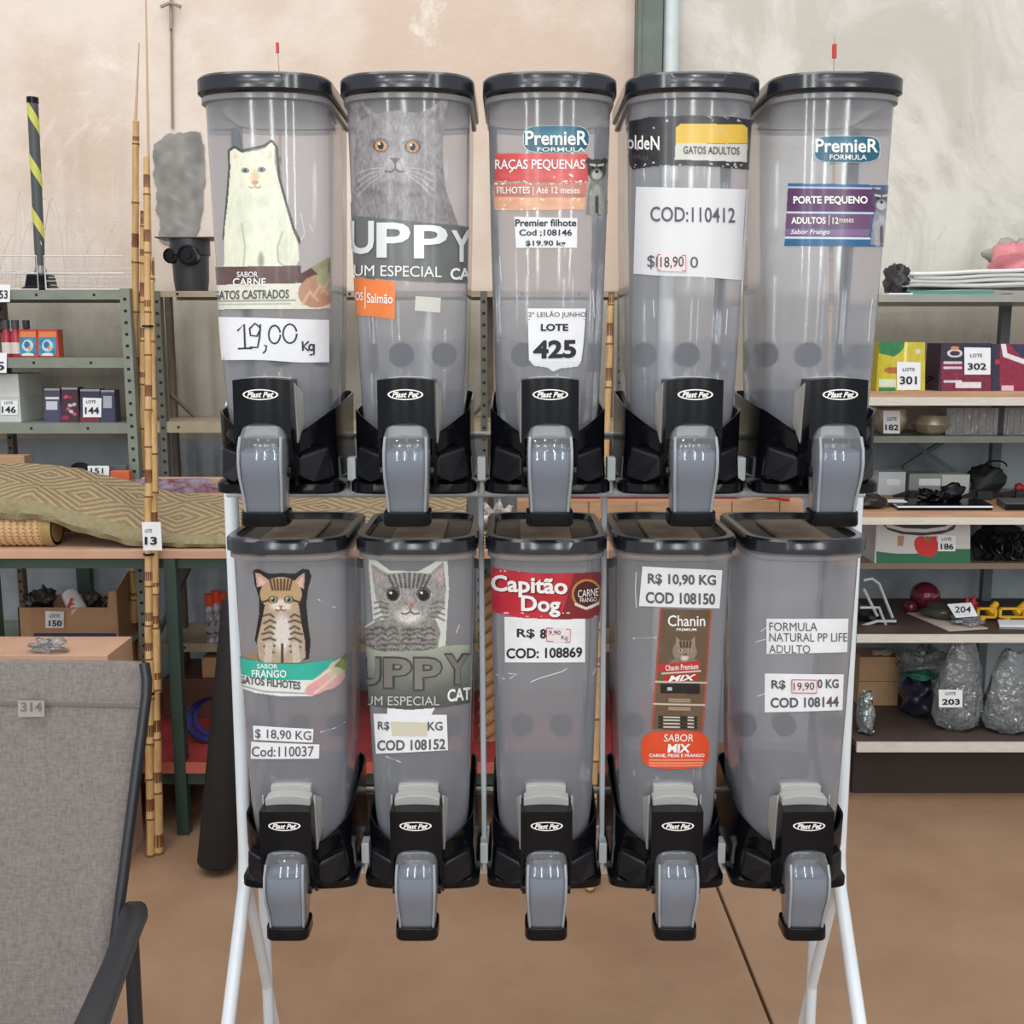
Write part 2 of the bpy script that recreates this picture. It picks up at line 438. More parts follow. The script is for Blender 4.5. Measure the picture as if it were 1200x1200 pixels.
# steel column and downpipe
t = thing('trim_2', '', '', P(760, 100, 3.93)); del t['label']; del t['category']; t['kind'] = 'structure'
g = mat('galvanised_steel', (150, 160, 158), .35, .6, noise=.15, nscale=5, stretch=(3, 3, .4))
xa, xb = P(746, 100, 3.9)[0], P(775, 100, 3.9)[0]
mb = MB(); mb.box(xa, xb, 3.9, 3.905, .0, 4.5); mb.box(xb-.006, xb, 3.905, WY, 0, 4.5); mb.box(xa, xa+.012, 3.89, WY, 0, 4.5)
obj('column_channel', mb, mat('green_grey_steel', (92, 100, 94), .5, noise=.2), t)
mb = MB(); mb.tube([P(785, 100, 3.93)[:2]+(0,), P(785, 100, 3.93)[:2]+(4.5,)], .028, 14)
obj('pipe', mb, mat('pale_pipe', (198, 208, 208), .35, noise=.08), t, smooth=True)

# ------------------------------------------------------------------ dispensers
NP = 56
def cint(z, k):
    Z = [.04, .07, .10, .14, .20, .40, .60]
    V = {'a': [.052, .070, .0775, .0805, .0825, .088, .0915], 'f': [.088, .078, .071, .067, .064, .060, .056], 'b': [.26, .28, .30, .312, .318, .322, .325]}[k]
    return np.interp(z, Z, V)
BF = .066
def front(x, a, yf, n=2.5, bf=.066):
    t = np.clip(np.abs(x)/a, 0, .9995)
    return yf+bf*(1-(1-t**n)**(1/n))
def ring(a, yf, yb, z, zf=None, bf=.066):
    pts = []
    h = NP//2
    for i in range(h):                                     # front arc, left to right
        th = math.pi*(i+.5)/h; c = -math.cos(th); x = a*(abs(c)**(.8))*(1 if c > 0 else -1)
        pts.append((x, float(front(x, a, yf, 2.5 if bf > .05 else 4, bf))))
    for i in range(h):                                     # back arc, right to left
        th = math.pi*(i+.5)/h; c = math.cos(th); x = a*(abs(c)**(.8))*(1 if c > 0 else -1)
        pts.append((x, yb-(float(front(x, a, 0, 3))*.7)))
    return [(x, y, zf(x, y) if zf else z) for x, y in pts]
Z0 = (H-.232, H-.920); Y0 = (1.548, 1.603); X0 = [.0555+.2095*k for k in (-2, -1, 0, 1, 2)]
HT = .612
def make_dispenser(loc):
    t = thing('feed_dispenser', 'x', 'dispenser', (0, 0, 0), 'clear feed dispensers on the rack')
    # container
    mb = MB(); zs = [.045, .055, .07, .085, .10, .12, .14, .17, .20, .25, .3, .35, .4, .45, .5, .55, .585]
    mb.loft([ring(float(cint(z, 'a')), float(cint(z, 'f')), float(cint(z, 'b')), z) for z in zs], cap0=True, cap1=False)
    cont = obj('container', mb, CLEAR, t, smooth=True)
    mb = MB(); mb.loft([ring(.0915, .056, .325, .577), ring(.0955, .051, .33, .579), ring(.0955, .051, .33, .586), ring(.0915, .056, .325, .588)], False, False)
    obj('container_rim', mb, RIMM, cont, smooth=True)
    # sloping chute floor inside, seen as the bluish lower half
    mb = MB(); g = []
    for i in range(9):
        s = i/8; z = .235-.15*s; a = float(cint(z, 'a'))-.004; yb = float(cint(z, 'b'))-.008-.15*s*s
        g.append([(x*a, yb-(abs(x)**4)*.02, z+abs(x)**3*.012) for x in np.linspace(-1, 1, 11)])
    mb.grid(g); obj('chute_floor', mb, frosted('chute_floor_plastic', (180, 190, 208), .11, gloss=.3), cont, smooth=True)
    # lid
    mb = MB(); lr = lambda o, z: ring(.099-o, .044+o, .338-o, z)
    mb.loft([lr(.004, .590), lr(0, .592), lr(0, .610), lr(.003, .614), lr(.013, .614), lr(.016, .602), lr(.05, .602)], True, True)
    lid = obj('lid', mb, LIDB, t, smooth=True)
    mb = MB(); mb.loft([lr(.0165, .6025), lr(.0165, .6035)]); obj('recess', mb, DUSTY, lid)
    mb = MB(); mb.box(-.042, .042, .085, .27, .603, .6105); obj('raised_panel', mb, mat('dusty_lid_panel', (182, 158, 138), .6, col2=(140, 120, 104), nscale=20), lid, bevel=.004)
    # base: lip, body, saddle
    def zt(x, y):
        s = min(1, abs(x)/.088)
        f = .078+.054*s**1.35
        k = max(0, min(1, (y-.20)/.12))
        return f+(.15-f)*k**1.2
    mb = MB()
    br = lambda a, yf, z: ring(a, yf+.012, .345-(.099-a)*.6, z, None, .036)
    mb.loft([br(.094, .082, 0), br(.0985, .077, .003), br(.0985, .077, .016), br(.0955, .080, .020), br(.092, .086, .023), br(.0905, .090, .055), br(.089, .078, .075),
             ring(.0892, .058, .345, 0, zt), ring(.0862, .061, .342, 0, zt), ring(.0855, .0625, .34, 0, lambda x, y: zt(x, y)-.03)], True, False)
    base = obj('base_tray', mb, BLACK, t, smooth=True)
    for s in (-1, 1):
        mb = MB()
        a = [(s*.041, .062, .060), (s*.082, .084, .074), (s*.086, .093, .028), (s*.062, .070, .022), (s*.041, .060, .032)]
        b = [(s*.041, .10, .080), (s*.080, .11, .076), (s*.086, .12, .024), (s*.062, .12, .020), (s*.041, .10, .024)]
        mb.loft([a, b]); obj('side_panel', mb, mat('satin_black_plastic', (30, 31, 36), .3, spec=.3, noise=.2, nscale=12), base, bevel=.003)
    for px_ in (-.037, .037):
        for pz in (.212, .092):
            mb = MB(); yb = float(cint(pz, 'b')); mb.lathe((px_, yb-.016, pz), [(.0, 0), (.017, 0), (.021, .003), (.021, .03), (0, .03)], 20, 'y')
            obj('support_pad', mb, mat('pad_rubber', (6, 10, 22), .6), base, smooth=True)
    # chute behind the cover
    mb = MB()
    def archp(hw, z1, y0, y1, rise=.005):
        xs = np.linspace(-hw, hw, 13); pts = [(x, y0, z1-rise*(abs(x)/hw)**2.5) for x in xs]+[(hw, y0, .10), (-hw, y0, .10)]
        mb.prism(pts, (0, y1-y0, 0))
    archp(.033, .199, .055, .078, .003); archp(.0365, .191, .030, .055, .006)
    for s in (-1, 1):
        mb.prism([(s*.043, .036, .19), (s*.049, .07, .172), (s*.047, .08, .12), (s*.043, .05, .09)], (-s*.003, 0, 0))
    ch = obj('chute', mb, MILKY, t, bevel=.002)
    # cover with an arched opening
    mb = MB(); nx = 20; W_ = .0415
    def arch(x): return .094+.024*max(0, 1-(abs(x)/.037)**2.4)**.5
    F0 = []; F1 = []; B0 = []; B1 = []
    for i in range(nx+1):
        x = -W_+2*W_*i/nx; c = .006*(x/W_)**2
        zt_ = .182-.003*(x/W_)**2
        F1.append((x, c+.001, zt_)); F0.append((x, c-.001, arch(x))); B1.append((x, .060, zt_)); B0.append((x, .085, arch(x)))
    n = nx+1
    mb.add(F1+F0+B0+B1, [(r*n+i, r*n+i+1, ((r+1) % 4)*n+i+1, ((r+1) % 4)*n+i) for r in range(4) for i in range(nx)]+[(0, n, 2*n, 3*n), (nx, 4*n-1, 3*n-1, 2*n-1)])
    for s in (-1, 1):
        mb.prism([(s*.0415, .008, .097), (s*.0415, .012, .06), (s*.0415, .05, .02), (s*.0415, .09, .02), (s*.0415, .088, .10)], (-s*.005, 0, 0))
    cov = obj('spout_cover', mb, BLACK, t, smooth=True)
    # maker's oval on the cover
    fm = lambda px, py, off: np.stack([px, .006*(px/.0415)**2-off, py], -1)
    mb = MB(); n = 32
    a = np.linspace(0, 2*math.pi, n+1)
    o1 = fm(.0258*np.cos(a), .1585+.0078*np.sin(a), .0012).tolist(); o2 = fm(.0232*np.cos(a), .1585+.0062*np.sin(a), .0012).tolist()
    mb.grid([o1, o2]); em = obj('oval_emblem', mb, WINK, cov)
    v, f = text_geo('Plast Pet', .03, .35); q = (v-v.min(0))/(v.max(0)-v.min(0))
    mb = MB(); mb.add(fm(-.0195+.039*q[:, 0], .1585-.0042+.0084*q[:, 1], .0014).tolist(), f); obj('lettering', mb, WINK, cov)
    # spout
    def sec(z, hw, yf, yb, r=.25):
        pts = []
        for i in range(20):
            th = 2*math.pi*i/20; c, s_ = math.cos(th), math.sin(th)
            x = hw*abs(c)**.35*(1 if c > 0 else -1); y = (yb+yf)/2+(yb-yf)/2*abs(s_)**.45*(1 if s_ > 0 else -1)
            pts.append((x, y, z))
        return pts
    S = [(.1275, .010, .03, .05), (.125, .018, .018, .052), (.119, .025, .006, .056), (.110, .0305, -.004, .06), (.098, .0335, -.012, .06), (.08, .0345, -.021, .055), (.06, .0345, -.024, .05),
         (.04, .034, -.021, .045), (.02, .0325, -.014, .043), (.0, .031, -.009, .042), (-.013, .0305, -.007, .042)]
    mb = MB(); mb.loft([sec(*k) for k in S], True, False); sp = obj('spout', mb, GATE, t, smooth=True)
    mb = MB(); S2 = [(.079, .0285, -.004, .03), (.076, .0305, -.0165, .03), (.055, .0305, -.0195, .03), (.035, .030, -.0165, .03), (.012, .0275, -.008, .03), (-.012, .0265, -.003, .03)]
    mb.loft([sec(*k) for k in S2]); obj('gate', mb, INNER, sp, smooth=True)
    for s in (-1, 1):
        mb = MB(); mb.tube([(s*(h_-.004), f_+.0015, z_) for z_, h_, f_, _b in S[4:]], .0021, 6); obj('rim_bead', mb, BEAD, sp, smooth=True)
    mb = MB(); mb.loft([sec(-.012, .0345, -.012, .045), sec(-.030, .0350, -.013, .046), sec(-.034, .033, -.011, .044)]); obj('spout_cap', mb, BLACK, t, bevel=.0015, smooth=True)
    for s in (-1, 1):
        mb = MB(); mb.lathe((s*.036, .012, .045), [(.0, -.003), (.008, -.003), (.008, .003), (0, .003)], 12, 'x'); obj('pivot', mb, BLACK, sp)
    return t
LAB = [['clear feed dispenser with a white cat sticker and handwritten 19,00 price, top row',
        'clear feed dispenser with a round-faced grey cat picture and a small orange sticker, top row',
        'clear feed dispenser with a red puppy band and LOTE 425 tag, top row middle',
        'clear feed dispenser with a black and yellow band over a large white sheet, top row',
        'clear feed dispenser with teal badge over a purple dog label, top row right end'],
       ['clear feed dispenser with a striped kitten over a teal band, lower row left end',
        'clear feed dispenser with a silver tabby cat picture and an R$ KG label, lower row',
        'clear feed dispenser with a red band and gold-ringed seal, lower row middle',
        'clear feed dispenser with a tall brown cat panel and an orange-red oval badge, lower row',
        'clear feed dispenser with only two plain white text labels, lower row right end']]
D = [[None]*5, [None]*5]
proto = make_dispenser((0, 0, 0))
for r in (0, 1):
    for k in range(5):
        L = (X0[k], Y0[r], Z0[r])
        if r == 0 and k == 0:
            proto.location = L; proto['label'] = LAB[0][0]; d = proto
        else: d = copy_thing(proto, L, LAB[r][k])
        ORG[d.name] = L; D[r][k] = d
        for c in d.children:
            ORG[c.name] = L
            if c.name.startswith('chute'): c.scale.z = .92 if r == 0 else 1.03
def dmap(k, r):
    x0, y0, z0 = X0[k], Y0[r], Z0[r]
    def f(px, py, off):
        px = np.asarray(px, float); py = np.asarray(py, float); Y = np.full(np.broadcast(px, py).shape, y0+.065)
        for i in range(14):
            p = Pv(px, py, Y); z = p[..., 2]-z0; a = cint(z, 'a'); yf = cint(z, 'f')
            x = np.clip(p[..., 0]-x0, -a*.992, a*.992)
            Y = .5*Y+.5*(y0+front(x, a, yf))
        p = Pv(px, py, Y); z = p[..., 2]-z0; a = cint(z, 'a')
        t = np.clip((p[..., 0]-x0)/a, -.992, .992)
        p[..., 0] = x0+t*a; p[..., 1] = y0+front(t*a, a, cint(z, 'f'))
        # push along the surface normal
        s = np.sign(t)*np.abs(t)**1.5*2.2
        nn = np.sqrt(1+s*s)
        p[..., 0] += off*s/nn; p[..., 1] -= off/nn
        return p
    return f

# ------------------------------------------------------------------ rack
t = thing('dispenser_rack', 'white tubular steel rack with splayed legs carrying ten feed dispensers', 'rack', (.05, 1.8, 0))
XL, XR = -.492, .603
def ztub(v): return H+v
for s, X in ((1, XL), (-1, XR)):
    mb = MB(); mb.tube([(X+s*.02, 1.93, H-.07), (X+s*.006, 1.90, H-.085), (X, 1.865, H-.12), (X, 1.85, H-.2), (X, 1.85, H-.6), (X, 1.845, H-.93), (X, 1.83, H-.99), (X-s*.004, 1.70, H-1.175), (X-s*.012, 1.445, .0)], .0125, 14)
    obj('front_leg', mb, WHITE2, t, smooth=True)
    mb = MB(); mb.tube([(X, 1.84, H-.97), (X, 2.017, H-1.39), (X, 2.10, 0)], .010, 12); obj('back_leg', mb, WHITE2, t, smooth=True)
    mb = MB(); mb.tube([(X+s*.02, 1.93, H-.07), (X+s*.008, 1.95, H-.3), (X, 1.97, H-.9), (X, 1.97, 0)], .0105, 12); obj('upright', mb, WHITE2, t, smooth=True)
for z in (Z0[0], Z0[1]):
    for y in (1.75, 1.90):
        mb = MB(); mb.tube([(XL+.02, y+(0 if z > 1 else .04), z-.011), (XR-.02, y+(0 if z > 1 else .04), z-.011)], .0095, 10); obj('cross_tube', mb, WHITE2, t, smooth=True)
    mb = MB(); mb.tube([(XL+.01, 1.955, z+.065), (XR-.01, 1.955, z+.065)], .007, 10); obj('back_rail', mb, mat('grey_steel', (170, 172, 172), .35, .4), t, smooth=True)
for k in range(4):
    X = (X0[k]+X0[k+1])/2
    for r in (0, 1):
        mb = MB(); mb.box(X-.007, X+.007, Y0[r]+.16, Y0[r]+.19, Z0[r]+.012, Z0[r]+.05); mb.tube([(X, Y0[r]+.175, Z0[r]-.01), (X, Y0[r]+.175, Z0[r]+.012)], .005, 8)
        obj('clip', mb, mat('white_nylon', (214, 220, 224), .4), t, bevel=.002)
for X in ((X0[1]+X0[2])/2, (X0[2]+X0[3])/2):
    mb = MB(); mb.tube([(X-.004, 1.79, Z0[0]+.01), (X, 1.79, Z0[1]+.03)], .005, 8); obj('tie_rod', mb, WHITE2, t, smooth=True)
# ------------------------------------------------------------------ stickers
def flatcol(name, c, rough=.35): return mat(name, c, rough, noise=.06, nscale=30, coat=.3)
def fur(C, m, amp=18): C.noise(m, amp, .55, .16); C.noise(m, amp*.6, .12, .12)
def eye(C, x, y, r, col, ring=None, tilt=0):
    if ring: C.ell(x, y, r*1.35, r*1.05, ring, rot=tilt)
    C.ell(x, y, r, r*.92, col); C.ell(x, y, r*.48, r*.62, (18, 16, 18)); C.ell(x-r*.25, y-r*.35, r*.2, r*.2, (245, 245, 245))
def badge(k, r, box, letters, sub, parent):
    x0, y0, x1, y1 = box; f = dmap(k, r)
    C = Canvas(x0-1, y0-1, x1+1, y1+1, 1.5, (28, 92, 116))
    cx, cy, hx, hy = (x0+x1)/2, (y0+y1)/2, (x1-x0)/2, (y1-y0)/2
    d = np.abs((C.X-cx)/hx)**5+np.abs((C.Y-cy)/hy)**3.2
    C.put(d < 1, (196, 214, 220)); C.put(d < .86, (26, 92, 118)); C.ell(cx, cy-hy*.3, hx*.8, hy*.5, (44, 122, 146), soft=.8)
    o = C.build('badge_sticker', f, PRINT, parent, .0014, label='teal rounded badge sticker')
    text('PremieR', letters, f, WINK, o, .0026, bold=.02); text('FORMULA', sub, f, WINK, o, .0026, bold=.01)
def schnauzer(C, cx, y0, s, tone=(128, 128, 124), dark=(62, 62, 62)):
    """seated bearded puppy, s = half width"""
    k = s
    body = [(cx-.5*k, y0+1.9*k), (cx-.8*k, y0+3*k), (cx-.9*k, y0+4.3*k), (cx-1.0*k, y0+5.1*k), (cx-.35*k, y0+5.2*k), (cx, y0+5.0*k), (cx+.5*k, y0+5.3*k), (cx+.95*k, y0+5.1*k), (cx+1.0*k, y0+4.0*k), (cx+.75*k, y0+3*k), (cx+.5*k, y0+1.8*k)]
    C.poly(body, tone); C.ell(cx, y0+1.15*k, .85*k, 1.0*k, dark, show=True)
    C.poly([(cx-.75*k, y0+.9*k), (cx-1.05*k, y0+.35*k), (cx-.75*k, y0), (cx-.3*k, y0+.25*k)], dark); C.poly([(cx+.75*k, y0+.9*k), (cx+1.05*k, y0+.35*k), (cx+.75*k, y0), (cx+.3*k, y0+.25*k)], dark)
    C.ell(cx, y0+1.6*k, .62*k, .6*k, tuple(min(255, v+50) for v in tone), soft=.4); C.ell(cx, y0+1.3*k, .17*k, .13*k, (15, 15, 15))
    for e in (-1, 1):
        C.ell(cx+e*.34*k, y0+.95*k, .13*k, .13*k, (12, 12, 12)); C.line([(cx+e*.15*k, y0+.75*k), (cx+e*.55*k, y0+.68*k)], .14*k, tuple(min(255, v+60) for v in tone))
        C.line([(cx+e*.4*k, y0+3.2*k), (cx+e*.35*k, y0+5*k)], .5*k, tuple(min(255, v+25) for v in tone))
    C.line([(cx, y0+3.6*k), (cx, y0+4.9*k)], .25*k, dark); C.ell(cx, y0+2.9*k, .4*k, .6*k, tuple(min(255, v+35) for v in tone), soft=.5)

# ---- top row 1: white cat
d = D[0][0]; f = dmap(0, 0)
C = Canvas(240, 164, 352, 324, 1.3, (226, 229, 210))
cat = [(263, 313), (264, 270), (268, 236), (271, 196), (270, 178), (276, 174), (283, 179), (300, 177), (311, 173), (318, 167), (322, 172), (322, 190), (326, 210), (333, 236), (342, 268), (349, 285), (351, 305), (346, 313)]
C.line([(263, 280), (267, 236), (270, 196), (269, 177), (275, 172), (284, 177), (310, 171), (318, 165), (324, 172), (327, 208), (334, 234), (343, 266), (351, 284)], 3.2, (74, 78, 74), show=True)
C.poly(cat, (226, 229, 210)); m = C.pm(cat)
C.ell(298, 206, 20, 18, (232, 226, 200), soft=.6); C.ell(299, 208, 7, 12, (206, 184, 148), soft=.7); C.ell(299, 214, 4, 2.5, (196, 140, 128))
for x, y in ((288, 200), (307, 199)): C.ell(x, y, 4.6, 3.2, (120, 128, 128)); C.ell(x, y, 3.2, 2.6, (116, 140, 158)); C.ell(x, y, 1.3, 1.9, (24, 28, 34))
C.line([(299, 216), (299, 219), (295.5, 220.5), (292.5, 219)], .8, (170, 150, 130)); C.line([(299, 219), (302.5, 220.5), (305.5, 219)], .8, (170, 150, 130)); C.ell(284, 250, 8, 40, (206, 212, 188), soft=1, op=.6); C.ell(332, 292, 12, 20, (208, 214, 190), soft=.8, op=.7)
for e, x in ((-1, 277), (1, 316)): C.poly([(x-3, 186), (x+e*1, 175), (x+4, 185)], (226, 200, 182), .7)
C.ell(306, 305, 5, 13, (138, 140, 128), soft=.6, op=.8); C.line([(331, 272), (325, 290), (326, 306), (332, 312)], 1.2, (176, 180, 158)); C.line([(284, 262), (288, 290), (286, 311)], 1.2, (190, 192, 170))
C.ell(300, 236, 20, 12, (214, 218, 196), soft=.9); C.noise(m, 7, .5, .14); C.noise(m, 6, .1, .1)
C.build('cat_picture', f, PRINT, d, .0014, label='seated white cat picture')
C = Canvas(244, 286, 404, 366, 1.3, (98, 74, 72))
C.poly([(247, 313), (352, 311), (404, 312), (404, 334), (252, 336)], (98, 72, 72)); C.poly([(252, 334), (404, 331), (398, 362), (254, 363)], (222, 222, 210))
C.poly([(360, 310), (404, 286), (404, 316), (380, 330)], (168, 160, 128)); C.line([(254, 353), (345, 352)], 1.2, (150, 156, 150)); C.line([(254, 357), (340, 356)], .8, (170, 174, 168))
C.a &= ~((C.X > 352) & (C.Y < 334) & ~C.pm([(352, 320), (372, 308), (386, 300), (396, 288), (397, 330), (350, 334)]))
C.ell(372, 341, 24, 19, (188, 146, 122), rot=-20, show=True); C.ell(384, 327, 14, 16, (168, 176, 140), rot=20, show=True); C.ell(390, 308, 6, 14, (120, 142, 96), rot=20, show=True)
for a in ((362, 346, 12), (374, 338, 13), (384, 332, 10)): C.line([(a[0]-8, a[1]+10), (a[0], a[1]-4), (a[0]+9, a[1]+a[2]-6)], 2.2, (214, 180, 156))
C.noise(C.a, 6, .2, .2)
o = C.build('flavour_band', f, PRINT, d, .0020, label='brown and cream flavour band with meat picture')
text('SABOR', (279.5, 318.5, 303, 325), f, WINK, o, .0032, bold=.01); text('CARNE', (275, 326, 312, 335), f, WINK, o, .0032, bold=.015)
text('GATOS CASTRADOS', (252.5, 340, 338, 350.5), f, GINK, o, .0032, bold=.02, rot=-1)
o = paper([(252.6, 371), (384, 375), (383.7, 425), (258, 421)], f, WHITE, d, .0026, wav=.7, label='white handwritten price slip')
HW = mat('marker_ink', (48, 50, 62), .5)
for s in ([(280.5, 388), (288, 380), (289, 408)], [(281, 408.5), (297, 408)], [(306, 384), (300, 379), (294, 385), (295, 393), (302, 394), (306, 386), (306, 380), (305, 396), (303, 407), (294, 407)],
          [(310, 405), (313, 405), (312, 411), (309, 414)], ring_pts(322, 392, 6.5, 10.5), ring_pts(339, 391, 7.5, 11), [(353, 400), (353.5, 411)], [(360, 400), (354, 406), (360, 411)],
          ring_pts(363, 407, 2.6, 3.2), [(366, 403), (366, 415), (361, 416)]):
    stroke(s, 2.0, f, HW, o, .0036)

# ---- top row 2: grey cat
d = D[0][1]; f = dmap(1, 0)
C = Canvas(405, 108, 556, 336, 1.2, (132, 128, 132))
cat = [(409, 262), (411, 240), (417, 215), (415, 195), (417, 165), (416, 140), (415, 116), (422, 115), (440, 133), (465, 129), (490, 132), (508, 124), (518, 114), (526, 110), (523, 135), (519, 160), (519, 200), (522, 222), (530, 245), (537, 264)]
C.poly(cat, (136, 132, 136)); m = C.pm(cat)
C.ell(466, 168, 44, 36, (146, 142, 146), soft=.7); C.ell(466, 198, 46, 26, (154, 150, 153), soft=.7); C.ell(466, 236, 44, 26, (140, 136, 140), soft=.8)
C.poly([(419, 128), (420, 116), (433, 136), (424, 142)], (116, 104, 106), .8); C.poly([(499, 137), (514, 124), (515, 143)], (122, 106, 108), .8)
C.ell(436, 225, 24, 6, (104, 100, 104), rot=12, soft=1, op=.8); C.ell(490, 228, 22, 5, (108, 104, 108), rot=-10, soft=1, op=.8)
C.ell(463, 192, 18, 11, (168, 164, 166), soft=.6); C.ell(463, 210, 14, 7, (160, 156, 158), soft=.7)
for x, y in ((447, 171), (483.5, 172.5)): C.ell(x, y, 11.5, 9.5, (112, 106, 108), soft=.4); eye(C, x, y, 6.8, (188, 142, 96), (84, 76, 76)); C.line([(x-11, y-5), (x, y-8.5), (x+11, y-5)], 2.2, (116, 112, 116))
C.poly([(457, 185), (470, 185), (463.5, 193)], (92, 84, 92)); C.line([(463.5, 192), (463.5, 198), (459, 201.5), (452, 201)], 1.1, (92, 88, 92)); C.line([(463.5, 198), (468, 201.5), (475, 201)], 1.1, (92, 88, 92)); C.ell(463, 178, 7, 14, (162, 158, 162), soft=.9, op=.7); C.ell(430, 196, 10, 18, (124, 120, 124), soft=1, op=.6); C.ell(500, 196, 10, 18, (124, 120, 124), soft=1, op=.6); C.ell(464, 216, 30, 8, (118, 114, 118), soft=1, op=.6)
for s in (-1, 1):
    for q in range(4): C.line([(463+s*12, 197+q*2), (463+s*30, 198+q*6), (463+s*44, 204+q*9)], .55, (206, 204, 206), .5)
fur(C, m, 15); C.noise(m, 12, .9, .35)
band = [(407, 252), (440, 255), (500, 261), (537, 264), (554, 266), (554, 333), (500, 331), (450, 328), (410, 322)]
C.poly(band, (104, 106, 108)); C.noise(C.pm(band), 5, .06, .06)
o = C.build('cat_picture', f, PRINT, d, .0014, label='grey round-faced cat over a dark grey band')
SIL = mat('silver_letter_film', (226, 232, 234), .25, .15)
def big_uppy(b, mm, off=.003):
    for s, bx in b: text(s, bx, f, mm, o, off, bold=.022, maxe=4)
big_uppy([('U', (411, 259, 440, 298)), ('P', (443, 261, 481, 302)), ('P', (485, 264, 523, 303)), ('Y', (527, 270, 551, 307))], SIL)
text('IUM ESPECIAL', (413, 311.5, 516, 324), f, WINK, o, .003, rot=1.2); text('CA', (526, 314, 549, 328), f, WINK, o, .003, bold=.03)
o = paper([(411.6, 325), (464, 330), (463, 374), (411.6, 368)], f, flatcol('orange_film', (232, 128, 62)), d, .0022, label='orange flavour sticker')
text('DOS', (413, 342, 427.5, 352), f, WINK, o, .003, bold=.01, rot=2); text('Salmão', (432, 344, 461, 355.5), f, WINK, o, .003, bold=.01, rot=2); stroke([(430, 336), (430, 362)], 1, f, WINK, o, .003)
paper([(487, 347), (516, 349), (515, 366.5), (486, 364)], f, mat('faded_paper', (206, 206, 200), .7), d, .0016, label='small blank faded label')

# ---- top row 3
d = D[0][2]; f = dmap(2, 0)
C = Canvas(578, 177, 716, 260, 1.4, (206, 90, 88))
C.poly([(580.5, 179.5), (688, 180), (688, 214.5), (580, 213)], (208, 84, 84)); C.poly([(580, 214), (687, 215), (686, 232), (580, 231)], (196, 126, 108)); C.poly([(580, 231), (686, 232), (684, 246), (580, 247)], (222, 168, 138))
C.noise(C.a, 10, .08, .2)
for i in range(46):
    x = rnd.choice([rnd.uniform(580, 600), rnd.uniform(662, 686), rnd.uniform(582, 684)]); y = rnd.choice([214, 214, 233, 246, rnd.uniform(182, 246)])
    C.ell(x, y+rnd.uniform(-1.5, 1.5), rnd.uniform(.6, 3), rnd.uniform(.5, 1.4), (244, 226, 220), rot=rnd.uniform(-40, 40))
schnauzer(C, 698.5, 184, 13.2)
C.noise(C.X > 688, 14, .5, .3)
o = C.build('puppy_band', f, PRINT, d, .0014, label='red and peach band with a grey bearded puppy')
text('RAÇAS PEQUENAS', (582, 187, 684, 201), f, WINK, o, .0026, bold=.012); text('FILHOTES | Até 12 meses', (584, 219, 678, 229.5), f, WINK, o, .0026, bold=.01)
badge(2, 0, (613, 147, 690, 179.5), (616.5, 153.5, 687, 170.5), (630, 173, 684, 178), d)
o = paper([(604, 254), (675.5, 256), (675, 290.5), (606, 290.5)], f, WHITE, d, .0024, label='small white price slip')
text('Premier filhote', (605.5, 257, 674, 265.5), f, INK, o, .0032, bold=.02); text('Cod ;108146', (610, 269, 669, 277.5), f, INK, o, .0032, bold=.02); text('$19.90 kg', (617, 282, 662, 290), f, INK, o, .0032, bold=.02)
o = paper([(619, 361.5), (686, 361.5), (681, 424), (620.5, 424)], f, WHITE, d, .0018, label='white lot tag reading 425')
C = Canvas(618, 422, 684, 436, 1.4, (228, 230, 236)); C.poly([(620, 423), (682, 423), (676, 430), (657, 432), (648, 436), (641, 431), (626, 429)], (224, 226, 232)); C.build('tag_flap', f, PRINT, o, .0016)
text('2º LEILÃO JUNHO', (620, 364.5, 685, 373), f, GINK, o, .0028, bold=.005); text('LOTE', (634, 379.5, 665, 388), f, INK, o, .0028, bold=.035); text('425', (625.5, 398.5, 674, 420), f, INK, o, .0028, bold=.04, rot=-1.5)
stroke([(620, 423), (681, 424)], .8, f, GINK, o, .0028); stroke([(619, 374.5), (685, 374.5)], .5, f, GINK, o, .0028); stroke([(685.5, 362), (684, 395), (680, 424)], .9, f, GINK, o, .0028)

# ---- top row 4
d = D[0][3]; f = dmap(3, 0)
C = Canvas(734, 132, 891, 204, 1.4, (40, 38, 44))
C.poly([(737, 142), (760, 137), (810, 135), (860, 137), (885, 141), (889, 150), (887, 194), (882, 200), (840, 196), (780, 194), (742, 199), (737, 192)], (40, 38, 44))
C.noise(C.a, 9, .15, .15)
C.poly([(792, 150), (798, 145), (870, 146), (875, 150), (875, 168), (792, 168)], (222, 182, 66), show=False); C.poly([(792, 168), (875, 169), (874, 190), (791, 187)], (206, 204, 196), show=False)
C.ell(881, 172, 6, 24, (96, 76, 68), soft=.4)
for i in range(60):
    x = rnd.uniform(738, 888) if i < 44 else rnd.uniform(838, 858); y = rnd.choice([rnd.uniform(136, 142), rnd.uniform(192, 198), rnd.uniform(150, 196)]) if i < 44 else rnd.uniform(150, 198)
    if i < 44 and 790 < x < 876 and 145 < y < 190: continue
    C.ell(x, y, rnd.uniform(.5, 2.6), rnd.uniform(.4, 1.3), (190, 190, 196), rot=rnd.uniform(-60, 60))
o = C.build('band_sticker', f, PRINT, d, .0014, label='black wraparound band with a yellow and cream window')
text('oldeN', (736.8, 159, 774, 175.5), f, WINK, o, .0026, bold=.015, rot=3); text('FÓRMULA', (738, 180, 762, 187.5), f, GINK, o, .0026, rot=3)
text('GATOS ADULTOS', (801, 172, 865, 181), f, GINK, o, .0026, bold=.015, rot=1)
o = paper([(747, 219), (880, 222), (873, 328), (744, 321)], f, mat('glossy_sheet', (220, 221, 226), .3, noise=.02), d, .0022, wav=.5, label='large white sheet with code and price')
